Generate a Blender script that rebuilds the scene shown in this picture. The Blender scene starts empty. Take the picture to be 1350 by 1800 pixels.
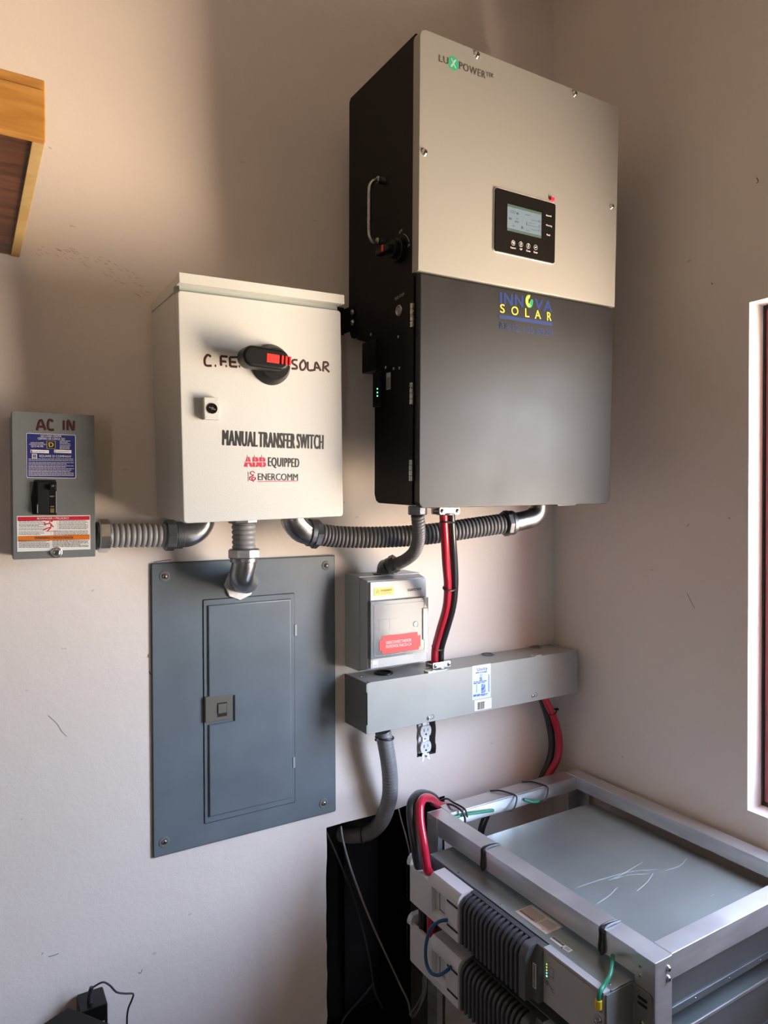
import bpy, bmesh, math, random
from mathutils import Matrix, Vector
random.seed(7)
SC = bpy.context.scene
COL = SC.collection

# ------------------------------------------------------------------ camera
FPX, YAW, PITCH, ROLL = 1226.5, 31.02, 0.775, -0.179
CAM = Vector((0.0, -1.2619, 0.0))
_y, _p, _r = map(math.radians, (YAW, PITCH, ROLL))
FWD = Vector((math.sin(_y)*math.cos(_p), math.cos(_y)*math.cos(_p), -math.sin(_p)))
_R = Vector((math.cos(_y), -math.sin(_y), 0)); _U = _R.cross(FWD)
RGT = math.cos(_r)*_R + math.sin(_r)*_U
UPV = -math.sin(_r)*_R + math.cos(_r)*_U
cd = bpy.data.cameras.new('camera'); cam = bpy.data.objects.new('camera', cd); COL.objects.link(cam)
m3 = Matrix((RGT, UPV, -FWD)).transposed()
cam.matrix_world = Matrix.Translation(CAM) @ m3.to_4x4()
cd.sensor_fit = 'VERTICAL'; cd.sensor_height = 36.0; cd.lens = FPX/1800*36.0
cd.clip_start = 0.01
SC.camera = cam

# ------------------------------------------------------------------ world, lights, exposure
XW = 1.2486            # right wall plane
WIN = (-1.26, -0.500, -0.577, 0.368)   # window hole y0,y1,z0,z1
FLOOR, CEIL = -1.45, 1.35
w = bpy.data.worlds.new('world'); SC.world = w; w.use_nodes = True
nt = w.node_tree; nt.nodes.clear()
tc = nt.nodes.new('ShaderNodeTexCoord'); sx = nt.nodes.new('ShaderNodeSeparateXYZ')
nt.links.new(tc.outputs['Generated'], sx.inputs[0])
mr = nt.nodes.new('ShaderNodeMapRange'); mr.inputs[1].default_value = -1; mr.inputs[2].default_value = 1
nt.links.new(sx.outputs[2], mr.inputs[0])
cr = nt.nodes.new('ShaderNodeValToRGB')
els = cr.color_ramp.elements
els[0].position = 0.0; els[0].color = (2.05, 1.58, 1.14, 1)
els[1].position = 1.0; els[1].color = (0.62, 0.80, 1.20, 1)
e = els.new(0.46); e.color = (0.92, 0.83, 0.74, 1)
e = els.new(0.34); e.color = (2.00, 1.56, 1.14, 1)
e = els.new(0.54); e.color = (0.64, 0.73, 0.83, 1)
e = els.new(0.75); e.color = (0.66, 0.83, 1.20, 1)
nt.links.new(mr.outputs[0], cr.inputs[0])
bg = nt.nodes.new('ShaderNodeBackground'); bg.inputs[1].default_value = 24.5
nt.links.new(cr.outputs[0], bg.inputs[0])
wo = nt.nodes.new('ShaderNodeOutputWorld'); nt.links.new(bg.outputs[0], wo.inputs[0])
def portal(name, loc, sx_, sy_, rot):
    l = bpy.data.lights.new(name, 'AREA'); l.shape = 'RECTANGLE'; l.size = sx_; l.size_y = sy_
    l.cycles.is_portal = True
    o = bpy.data.objects.new(name, l); o.location = loc; o.rotation_euler = rot; COL.objects.link(o)
portal('window_portal', (XW+0.12, (WIN[0]+WIN[1])/2, (WIN[2]+WIN[3])/2), WIN[3]-WIN[2], WIN[1]-WIN[0], (0, math.pi/2, 0))
BW = (-2.3, -2.15, -1.2, 0.6)      # unseen opening behind, narrowed to limit fill light: x0,x1,z0,z1 in the wall at y=YB
XL, YB = -3.4, -4.8
portal('fill_opening_portal', ((BW[0]+BW[1])/2, YB-.15, (BW[2]+BW[3])/2), BW[1]-BW[0], BW[3]-BW[2], (math.pi/2, 0, 0))
SC.view_settings.view_transform = 'Standard'
SC.view_settings.look = 'None'
SC.view_settings.gamma = 1.0
SC.view_settings.use_curve_mapping = False
SC.view_settings.exposure = 0.10
SC.cycles.max_bounces = 10
SC.cycles.diffuse_bounces = 6
SC.cycles.sample_clamp_indirect = 8.0

# ------------------------------------------------------------------ helpers
I4 = Matrix.Identity(4)
def TR(x, y, z): return Matrix.Translation((x, y, z))
def hit(px, py, axis, val, frame=I4):
    """point of a real plane (frame axis = val) seen at a measured picture position, in the frame's coordinates"""
    inv = frame.inverted()
    d = FWD + (px-675)/FPX*RGT - (py-900)/FPX*UPV
    c = inv @ CAM; dl = inv.to_3x3() @ d
    t = (val-c[axis])/dl[axis]
    return c + t*dl
def WP(px, py, y): return hit(px, py, 1, y)

MATS = {}
def mat(name, color, rough=0.5, metal=0.0, bump=0.0, bscale=200.0, var=0.0, vscale=5.0, aniso=None, emit=None, coat=0.0, spec=0.5, wear=None):
    m = bpy.data.materials.new(name); m.use_nodes = True
    n = m.node_tree; b = n.nodes['Principled BSDF']
    b.inputs['Base Color'].default_value = (*color, 1); b.inputs['Roughness'].default_value = rough
    b.inputs['Metallic'].default_value = metal; b.inputs['Specular IOR Level'].default_value = spec
    b.inputs['Coat Weight'].default_value = coat
    tcn = n.nodes.new('ShaderNodeTexCoord')
    vec = tcn.outputs['Object']
    if aniso:
        mp = n.nodes.new('ShaderNodeMapping'); mp.inputs['Scale'].default_value = aniso
        n.links.new(vec, mp.inputs[0]); vec = mp.outputs[0]
    if bump:
        nz = n.nodes.new('ShaderNodeTexNoise'); nz.inputs['Scale'].default_value = bscale; nz.inputs['Detail'].default_value = 3
        bp_ = n.nodes.new('ShaderNodeBump'); bp_.inputs['Strength'].default_value = bump; bp_.inputs['Distance'].default_value = 0.001
        n.links.new(vec, nz.inputs[0]); n.links.new(nz.outputs[0], bp_.inputs['Height']); n.links.new(bp_.outputs[0], b.inputs['Normal'])
    if var:
        nz = n.nodes.new('ShaderNodeTexNoise'); nz.inputs['Scale'].default_value = vscale; nz.inputs['Detail'].default_value = 4
        n.links.new(vec, nz.inputs[0])
        rp = n.nodes.new('ShaderNodeValToRGB')
        rp.color_ramp.elements[0].position = 0.35; rp.color_ramp.elements[1].position = 0.65
        rp.color_ramp.elements[0].color = (*[c*(1-var) for c in color], 1); rp.color_ramp.elements[1].color = (*[min(1, c*(1+var)) for c in color], 1)
        n.links.new(nz.outputs[0], rp.inputs[0]); n.links.new(rp.outputs[0], b.inputs['Base Color'])
        mm = n.nodes.new('ShaderNodeMapRange'); mm.inputs[3].default_value = max(0.02, rough*(1-0.25)); mm.inputs[4].default_value = min(1, rough*1.25)
        n.links.new(nz.outputs[0], mm.inputs[0]); n.links.new(mm.outputs[0], b.inputs['Roughness'])
    if emit:
        b.inputs['Emission Color'].default_value = (*emit[0], 1); b.inputs['Emission Strength'].default_value = emit[1]
    MATS[name] = m
    return m

def plaster(name, color):
    m = bpy.data.materials.new(name); m.use_nodes = True
    n = m.node_tree; b = n.nodes['Principled BSDF']; L = n.links
    b.inputs['Roughness'].default_value = 0.75; b.inputs['Specular IOR Level'].default_value = 0.25
    g = n.nodes.new('ShaderNodeNewGeometry')
    n1 = n.nodes.new('ShaderNodeTexNoise'); n1.inputs['Scale'].default_value = 2.2; n1.inputs['Detail'].default_value = 5
    n2 = n.nodes.new('ShaderNodeTexNoise'); n2.inputs['Scale'].default_value = 260; n2.inputs['Detail'].default_value = 3
    n3 = n.nodes.new('ShaderNodeTexNoise'); n3.inputs['Scale'].default_value = 26; n3.inputs['Detail'].default_value = 6
    for q in (n1, n2, n3): L.new(g.outputs['Position'], q.inputs[0])
    rp = n.nodes.new('ShaderNodeValToRGB')
    rp.color_ramp.elements[0].position = 0.3; rp.color_ramp.elements[1].position = 0.7
    rp.color_ramp.elements[0].color = (*[c*0.95 for c in color], 1); rp.color_ramp.elements[1].color = (*color, 1)
    L.new(n1.outputs[0], rp.inputs[0])
    # little scuffs: sparse dark marks of the paint itself
    mp = n.nodes.new('ShaderNodeMapping'); mp.inputs['Rotation'].default_value = (0.3, 0.5, 0.4); mp.inputs['Scale'].default_value = (1, 1, 2.3)
    L.new(g.outputs['Position'], mp.inputs[0])
    v = n.nodes.new('ShaderNodeTexVoronoi'); v.inputs['Scale'].default_value = 11; L.new(mp.outputs[0], v.inputs[0])
    vm = n.nodes.new('ShaderNodeMath'); vm.operation = 'LESS_THAN'; vm.inputs[1].default_value = 0.035
    n4 = n.nodes.new('ShaderNodeTexNoise'); n4.inputs['Scale'].default_value = 150; n4.inputs['Detail'].default_value = 4
    L.new(g.outputs['Position'], n4.inputs[0])
    ma = n.nodes.new('ShaderNodeMath'); ma.operation = 'MULTIPLY_ADD'; ma.inputs[1].default_value = 0.22; L.new(n4.outputs[0], ma.inputs[0])
    sb = n.nodes.new('ShaderNodeMath'); sb.operation = 'ADD'; sb.inputs[1].default_value = -0.11
    L.new(v.outputs['Distance'], ma.inputs[2]); L.new(ma.outputs[0], sb.inputs[0]); L.new(sb.outputs[0], vm.inputs[0])
    sel = n.nodes.new('ShaderNodeSeparateColor'); L.new(v.outputs['Color'], sel.inputs[0])
    gt = n.nodes.new('ShaderNodeMath'); gt.operation = 'GREATER_THAN'; gt.inputs[1].default_value = 0.62; L.new(sel.outputs[0], gt.inputs[0])
    ml = n.nodes.new('ShaderNodeMath'); ml.operation = 'MULTIPLY'; L.new(vm.outputs[0], ml.inputs[0]); L.new(gt.outputs[0], ml.inputs[1])
    m2 = n.nodes.new('ShaderNodeMath'); m2.operation = 'MULTIPLY'; m2.inputs[1].default_value = 0.30; L.new(ml.outputs[0], m2.inputs[0])
    mx = n.nodes.new('ShaderNodeMix'); mx.data_type = 'RGBA'; mx.inputs[7].default_value = (0.22, 0.17, 0.14, 1)
    L.new(m2.outputs[0], mx.inputs[0]); L.new(rp.outputs[0], mx.inputs[6]); L.new(mx.outputs[2], b.inputs['Base Color'])
    b1 = n.nodes.new('ShaderNodeBump'); b1.inputs['Strength'].default_value = 0.18; b1.inputs['Distance'].default_value = 0.0012
    b2 = n.nodes.new('ShaderNodeBump'); b2.inputs['Strength'].default_value = 0.28; b2.inputs['Distance'].default_value = 0.004
    L.new(n2.outputs[0], b1.inputs['Height']); L.new(n3.outputs[0], b2.inputs['Height']); L.new(b1.outputs[0], b2.inputs['Normal']); L.new(b2.outputs[0], b.inputs['Normal'])
    MATS[name] = m; return m

def wood(name, c1, c2, scale, rot=(0, 0, 0), rough=0.35):
    m = bpy.data.materials.new(name); m.use_nodes = True
    n = m.node_tree; b = n.nodes['Principled BSDF']; L = n.links; b.inputs['Roughness'].default_value = rough
    t = n.nodes.new('ShaderNodeTexCoord'); mp = n.nodes.new('ShaderNodeMapping'); mp.inputs['Scale'].default_value = scale; mp.inputs['Rotation'].default_value = rot
    L.new(t.outputs['Object'], mp.inputs[0])
    nz = n.nodes.new('ShaderNodeTexNoise'); nz.inputs['Scale'].default_value = 8; nz.inputs['Detail'].default_value = 7; nz.inputs['Distortion'].default_value = 0.8
    L.new(mp.outputs[0], nz.inputs[0]); rp = n.nodes.new('ShaderNodeValToRGB')
    rp.color_ramp.elements[0].position = 0.38; rp.color_ramp.elements[1].position = 0.62
    rp.color_ramp.elements[0].color = (*c1, 1); rp.color_ramp.elements[1].color = (*c2, 1)
    L.new(nz.outputs[0], rp.inputs[0]); L.new(rp.outputs[0], b.inputs['Base Color'])
    MATS[name] = m; return m

def smoky(name, tint, body, fac):
    m = bpy.data.materials.new(name); m.use_nodes = True; n = m.node_tree; L = n.links
    b = n.nodes['Principled BSDF']; b.inputs['Base Color'].default_value = (*body, 1); b.inputs['Roughness'].default_value = 0.12
    tr = n.nodes.new('ShaderNodeBsdfTransparent'); tr.inputs[0].default_value = (*tint, 1)
    mx = n.nodes.new('ShaderNodeMixShader'); mx.inputs[0].default_value = fac
    L.new(tr.outputs[0], mx.inputs[1]); L.new(b.outputs[0], mx.inputs[2])
    L.new(mx.outputs[0], n.nodes['Material Output'].inputs[0]); MATS[name] = m; return m

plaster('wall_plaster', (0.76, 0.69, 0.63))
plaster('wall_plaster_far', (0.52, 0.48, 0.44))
mat('floor_tile', (0.20, 0.17, 0.14), 0.4, var=0.1, vscale=4)
mat('ceiling_paint', (0.45, 0.42, 0.39), 0.8, bump=0.2)
mat('reveal_white', (0.86, 0.86, 0.85), 0.55, bump=0.15, bscale=120)
mat('red_frame', (0.33, 0.085, 0.08), 0.35, var=0.15, vscale=30, aniso=(1, 1, .1))
mat('black_seal', (0.012, 0.012, 0.012), 0.5, bump=0.4, bscale=300)
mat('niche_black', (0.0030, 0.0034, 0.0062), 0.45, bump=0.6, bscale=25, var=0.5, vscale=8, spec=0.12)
mat('plaster_edge', (0.10, 0.09, 0.085), 0.9, bump=0.5)
mat('inv_silver', (0.325, 0.325, 0.305), 0.40, metal=0.35, bump=0.04, bscale=900)
mat('inv_black', (0.0035, 0.0032, 0.003), 0.5, bump=0.12, bscale=900, spec=0.18)
mat('inv_door', (0.0125, 0.013, 0.0145), 0.41, metal=0.0, spec=0.31, bump=0.06, bscale=900, var=0.06, vscale=9)
mat('black_plastic', (0.006, 0.006, 0.0065), 0.40, bump=0.05, bscale=700, spec=0.28)
mat('matte_black', (0.007, 0.007, 0.0075), 0.6, spec=0.25)
mat('gloss_black', (0.006, 0.0055, 0.0055), 0.25, spec=0.35)
mat('rubber_black', (0.016, 0.016, 0.017), 0.45, bump=0.1, bscale=500)
mat('steel', (0.42, 0.42, 0.41), 0.28, metal=1.0, var=0.12, vscale=60)
mat('chrome', (0.78, 0.77, 0.74), 0.16, metal=1.0)
mat('cast_metal', (0.30, 0.31, 0.32), 0.34, metal=1.0, bump=0.2, bscale=250, var=0.25, vscale=35)
mat('cast_dark', (0.11, 0.12, 0.13), 0.42, metal=0.8, bump=0.25, bscale=250, var=0.2, vscale=40)
mat('locknut_zinc', (0.74, 0.75, 0.75), 0.38, metal=0.6, var=0.1, vscale=60)
mat('zinc', (0.60, 0.61, 0.58), 0.30, metal=1.0, var=0.15, vscale=40)
mat('hole_dark', (0.004, 0.004, 0.004), 0.7)
mat('conduit_grey', (0.235, 0.235, 0.245), 0.42, bump=0.05, bscale=300)
mat('conduit_dark', (0.105, 0.105, 0.110), 0.42, bump=0.05, bscale=300)
mat('liquid_tight', (0.22, 0.225, 0.23), 0.36, bump=0.05, bscale=300)
mat('box_white', (0.525, 0.54, 0.525), 0.42, bump=0.22, bscale=420)
mat('box_gasket', (0.30, 0.34, 0.315), 0.6)
mat('latch_grey', (0.52, 0.52, 0.50), 0.4)
mat('panel_grey', (0.130, 0.160, 0.182), 0.36, bump=0.03, bscale=500, var=0.06, vscale=14)
mat('ac_grey', (0.155, 0.170, 0.168), 0.40, bump=0.04, bscale=600, var=0.06, vscale=20)
mat('gutter_grey', (0.335, 0.355, 0.335), 0.38, bump=0.03, bscale=500, var=0.05, vscale=10)
mat('gutter_dark', (0.15, 0.16, 0.155), 0.45)
mat('bronze_latch', (0.125, 0.118, 0.100), 0.45)
mat('light_box', (0.41, 0.43, 0.435), 0.36, bump=0.03, bscale=600)
smoky('smoky_cover', (0.80, 0.83, 0.84), (0.30, 0.32, 0.33), 0.42)
mat('inner_grey', (0.36, 0.38, 0.38), 0.5)
mat('inner_white', (0.8, 0.8, 0.8), 0.5)
mat('sticker_red', (0.60, 0.03, 0.035), 0.5)
mat('sticker_yellow', (0.60, 0.46, 0.05), 0.4)
mat('print_olive', (0.14, 0.11, 0.02), 0.5)
mat('label_blue', (0.022, 0.028, 0.16), 0.35)
mat('label_white', (0.74, 0.74, 0.72), 0.4)
mat('label_pale', (0.62, 0.70, 0.82), 0.4)
mat('label_red', (0.50, 0.012, 0.03), 0.4)
mat('label_orange', (0.62, 0.16, 0.015), 0.4)
mat('label_silver', (0.74, 0.69, 0.66), 0.4)
mat('print_black', (0.010, 0.010, 0.011), 0.5)
mat('print_grey', (0.06, 0.055, 0.05), 0.5)
mat('print_white', (0.70, 0.70, 0.68), 0.5)
mat('print_dim', (0.42, 0.42, 0.42), 0.5)
mat('print_blueink', (0.02, 0.14, 0.50), 0.5)
mat('print_navy', (0.006, 0.024, 0.115), 0.5, spec=0.3)
mat('print_yellow', (0.90, 0.72, 0.05), 0.45)
mat('print_gold', (0.55, 0.42, 0.10), 0.5)
mat('print_green', (0.03, 0.35, 0.12), 0.45)
mat('logo_green', (0.04, 0.33, 0.20), 0.45)
mat('logo_pale', (0.35, 0.60, 0.48), 0.45)
mat('print_red', (0.50, 0.015, 0.05), 0.45)
mat('marker_red', (0.045, 0.006, 0.008), 0.45)
mat('handle_red', (0.75, 0.035, 0.025), 0.35)
mat('tab_red', (0.80, 0.015, 0.07), 0.4)
mat('lcd', (0.105, 0.145, 0.185), 0.25, emit=((0.32, 0.45, 0.56), 0.14))
mat('lcd_green', (0.05, 0.085, 0.072), 0.3, emit=((0.2, 0.32, 0.26), 0.06))
mat('lcd_ink', (0.06, 0.08, 0.12), 0.3)
mat('led_green', (0.1, 0.8, 0.3), 0.3, emit=((0.15, 1.0, 0.4), 4.0))
mat('led_lime', (0.4, 0.8, 0.1), 0.3, emit=((0.45, 0.9, 0.1), 1.2))
mat('led_blue', (0.1, 0.3, 1.0), 0.3, emit=((0.1, 0.3, 1.0), 4.0))
mat('cable_red', (0.42, 0.008, 0.025), 0.30, coat=0.3)
mat('cable_red_lit', (0.48, 0.010, 0.040), 0.28, coat=0.3)  # red sheath, with the light on it put in as a pinker tint
mat('cable_black', (0.011, 0.011, 0.012), 0.35, coat=0.2)
mat('cable_slate', (0.022, 0.026, 0.028), 0.35, coat=0.2)
mat('cable_blue', (0.010, 0.075, 0.19), 0.4)
mat('cable_green', (0.015, 0.22, 0.12), 0.35)
mat('cable_grey', (0.22, 0.22, 0.20), 0.5)
mat('cable_dim', (0.035, 0.036, 0.040), 0.5)
mat('lug_yellow', (0.65, 0.45, 0.02), 0.4)
mat('aluminium', (0.66, 0.66, 0.67), 0.34, metal=0.85, bump=0.08, bscale=60, var=0.08, vscale=12, aniso=(1, 1, 6))
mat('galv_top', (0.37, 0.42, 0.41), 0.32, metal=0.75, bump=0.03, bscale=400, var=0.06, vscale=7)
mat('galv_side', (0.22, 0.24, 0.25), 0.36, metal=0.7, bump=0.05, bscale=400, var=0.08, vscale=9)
mat('cover_white', (0.58, 0.57, 0.57), 0.42)
mat('cover_inner', (0.50, 0.50, 0.50), 0.5)
mat('fin_grey', (0.048, 0.051, 0.056), 0.48, bump=0.1, bscale=600)
mat('fin_base', (0.02, 0.021, 0.023), 0.6)
mat('bezel_grey', (0.075, 0.078, 0.080), 0.45)
mat('face_grey', (0.36, 0.36, 0.355), 0.42)
mat('socket_white', (0.76, 0.76, 0.76), 0.35)
mat('scratch', (0.62, 0.67, 0.68), 0.5)
mat('mark_dark', (0.09, 0.07, 0.06), 0.8)
mat('smear_mark', (0.42, 0.33, 0.26), 0.8)
mat('rust', (0.35, 0.16, 0.06), 0.9)
wood('pine', (0.46, 0.21, 0.045), (0.60, 0.30, 0.075), (1.2, 6, 9))
wood('pine_edge', (0.50, 0.34, 0.13), (0.60, 0.42, 0.18), (3, 3, 3), rough=0.6)
wood('plywood', (0.060, 0.022, 0.011), (0.155, 0.062, 0.030), (1.3, 9, 9), rot=(0, 0, 0.5), rough=0.4)

class MB:
    def __init__(s): s.b = bmesh.new(); s.mi = 0; s.wn = False
    def _tag(s, n0):
        s.b.faces.ensure_lookup_table()
        for f in s.b.faces[n0:]: f.material_index = s.mi
    def box(s, x0, x1, y0, y1, z0, z1, r=0.0, seg=2, M=None):
        n0 = len(s.b.faces)
        x0, x1 = sorted((x0, x1)); y0, y1 = sorted((y0, y1)); z0, z1 = sorted((z0, z1))
        vs = [s.b.verts.new(Vector(p)) for p in ((x0,y0,z0),(x1,y0,z0),(x1,y1,z0),(x0,y1,z0),(x0,y0,z1),(x1,y0,z1),(x1,y1,z1),(x0,y1,z1))]
        fs = [s.b.faces.new([vs[i] for i in q]) for q in ((0,3,2,1),(4,5,6,7),(0,1,5,4),(1,2,6,5),(2,3,7,6),(3,0,4,7))]
        if M is not None:
            for v in vs: v.co = M @ v.co
        if r > 0:
            s.wn = True
            r = min(r, 0.49*min(x1-x0, y1-y0, z1-z0))
            es = list({e for f in fs for e in f.edges})
            res = bmesh.ops.bevel(s.b, geom=es, offset=r, segments=seg, affect='EDGES', profile=0.5)
        s._tag(n0); return s
    def prism(s, pts, axis, a0, a1, bev=0.0, seg=2):
        """polygon of 2-D points (the two other axes in order) extruded along axis"""
        n0 = len(s.b.faces)
        def mk(p, a):
            q = list(p); q.insert(axis, a); return Vector(q)
        A = [s.b.verts.new(mk(p, a0)) for p in pts]; B = [s.b.verts.new(mk(p, a1)) for p in pts]
        n = len(pts); fs = [s.b.faces.new(A), s.b.faces.new(B)]
        for i in range(n): fs.append(s.b.faces.new((A[i], A[(i+1) % n], B[(i+1) % n], B[i])))
        bmesh.ops.recalc_face_normals(s.b, faces=fs)
        if bev > 0:
            s.wn = True
            es = list(fs[0].edges)+list(fs[1].edges)
            bmesh.ops.bevel(s.b, geom=es, offset=bev, segments=seg, affect='EDGES', profile=0.5)
        s._tag(n0); return s
    def cyl(s, c, d, r, h, n=24, r2=None, bev=0.0):
        """cylinder from point c along direction d for length h"""
        r2 = r if r2 is None else r2
        return s.lathe(c, d, [(0, r-bev), (bev, r), (h-bev, r2), (h, r2-bev)] if bev else [(0, r), (h, r2)], n)
    def lathe(s, c, d, prof, n=24):
        """profile [(t along d, radius)]"""
        n0 = len(s.b.faces); c = Vector(c); d = Vector(d).normalized()
        q = d.to_track_quat('Z', 'Y').to_matrix(); rings = []
        for t, r in prof:
            rings.append([s.b.verts.new(c + d*t + q @ Vector((r*math.cos(2*math.pi*k/n), r*math.sin(2*math.pi*k/n), 0))) for k in range(n)])
        fs = []
        for a, b in zip(rings, rings[1:]):
            for k in range(n): fs.append(s.b.faces.new((a[k], a[(k+1) % n], b[(k+1) % n], b[k])))
        fs.append(s.b.faces.new(rings[0])); fs.append(s.b.faces.new(rings[-1]))
        bmesh.ops.recalc_face_normals(s.b, faces=fs); s._tag(n0); return s
    def sweep(s, pts, r, n=14, ds=None, closed=False, flat=None):
        """tube along a smooth path; r is a number or r(s)"""
        P = [Vector(p) for p in pts]
        ext = [2*P[0]-P[1]] + P + [2*P[-1]-P[-2]]
        if closed: ext = [P[-1]] + P + [P[0], P[1]]
        dense = []
        for i in range(1, len(ext)-2):
            p0, p1, p2, p3 = ext[i-1:i+3]
            for k in range(24):
                t = k/24
                dense.append(0.5*((2*p1)+(-p0+p2)*t+(2*p0-5*p1+4*p2-p3)*t*t+(-p0+3*p1-3*p2+p3)*t**3))
        dense.append(P[0].copy() if closed else P[-1].copy())
        cum = [0.0]
        for a, b in zip(dense, dense[1:]): cum.append(cum[-1]+(b-a).length)
        Lt = cum[-1]; ds = ds or max(Lt/60, 0.003); N = max(2, int(round(Lt/ds)))
        out = []; j = 0
        for i in range(N+1):
            t = Lt*i/N
            while j < len(cum)-2 and cum[j+1] < t: j += 1
            u = (t-cum[j])/max(1e-9, cum[j+1]-cum[j]); out.append(dense[j].lerp(dense[j+1], min(1, u)))
        n0 = len(s.b.faces); nrm = None; rings = []
        for i, p in enumerate(out):
            tg = (out[min(i+1, N)]-out[max(i-1, 0)]).normalized()
            if nrm is None:
                nrm = tg.orthogonal().normalized() if flat is None else Vector(flat)
            nrm = (nrm - tg*nrm.dot(tg)).normalized(); bn = tg.cross(nrm)
            rr = r(Lt*i/N, Lt) if callable(r) else r
            k2 = 0.16 if flat is not None else 1.0
            rings.append([s.b.verts.new(p + rr*(nrm*k2*math.cos(2*math.pi*k/n) + bn*math.sin(2*math.pi*k/n))) for k in range(n)])
        fs = []
        for a, b in zip(rings, rings[1:]):
            for k in range(n): fs.append(s.b.faces.new((a[k], a[(k+1) % n], b[(k+1) % n], b[k])))
        if not closed: fs.append(s.b.faces.new(rings[0])); fs.append(s.b.faces.new(rings[-1]))
        bmesh.ops.recalc_face_normals(s.b, faces=fs)
        s._tag(n0); return s
    def obj(s, name, mats, parent=None, smooth=35):
        me = bpy.data.meshes.new(name); s.b.to_mesh(me); s.b.free()
        for k in ([mats] if isinstance(mats, str) else mats): me.materials.append(MATS[k])
        me.shade_smooth(); me.set_sharp_from_angle(angle=math.radians(smooth))
        o = bpy.data.objects.new(name, me); COL.objects.link(o)
        if s.wn:
            md = o.modifiers.new('weighted', 'WEIGHTED_NORMAL'); md.keep_sharp = True
        if parent: o.parent = parent
        return o

def rrect(x0, x1, z0, z1, r, seg=5, which='all'):
    x0, x1 = sorted((x0, x1)); z0, z1 = sorted((z0, z1)); pts = []
    for name, cx, cz, a0 in (('br', x1-r, z0+r, -90), ('tr', x1-r, z1-r, 0), ('tl', x0+r, z1-r, 90), ('bl', x0+r, z0+r, 180)):
        if which == 'all' or name in which:
            for k in range(seg+1):
                a = math.radians(a0+90*k/seg); pts.append((cx+r*math.cos(a), cz+r*math.sin(a)))
        else:
            pts.append({'br': (x1, z0), 'tr': (x1, z1), 'tl': (x0, z1), 'bl': (x0, z0)}[name])
    return pts

FONT_CACHE = {}
def text_mesh(sv, bold):
    key = (sv, bold >= .03)
    if key in FONT_CACHE: return FONT_CACHE[key]
    c = bpy.data.curves.new('t', 'FONT'); c.body = sv; c.space_character = 1.13 if bold >= .03 else 1.0; c.resolution_u = 3; c.fill_mode = 'BOTH'; c.extrude = 0.0
    o = bpy.data.objects.new('t', c); COL.objects.link(o)
    dg = bpy.context.evaluated_depsgraph_get(); dg.update()
    me = bpy.data.meshes.new_from_object(o.evaluated_get(dg))
    V = [v.co.copy() for v in me.vertices]; Fs = [tuple(p.vertices) for p in me.polygons]
    bpy.data.objects.remove(o); bpy.data.curves.remove(c); bpy.data.meshes.remove(me)
    FONT_CACHE[key] = (V, Fs); return V, Fs

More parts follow.
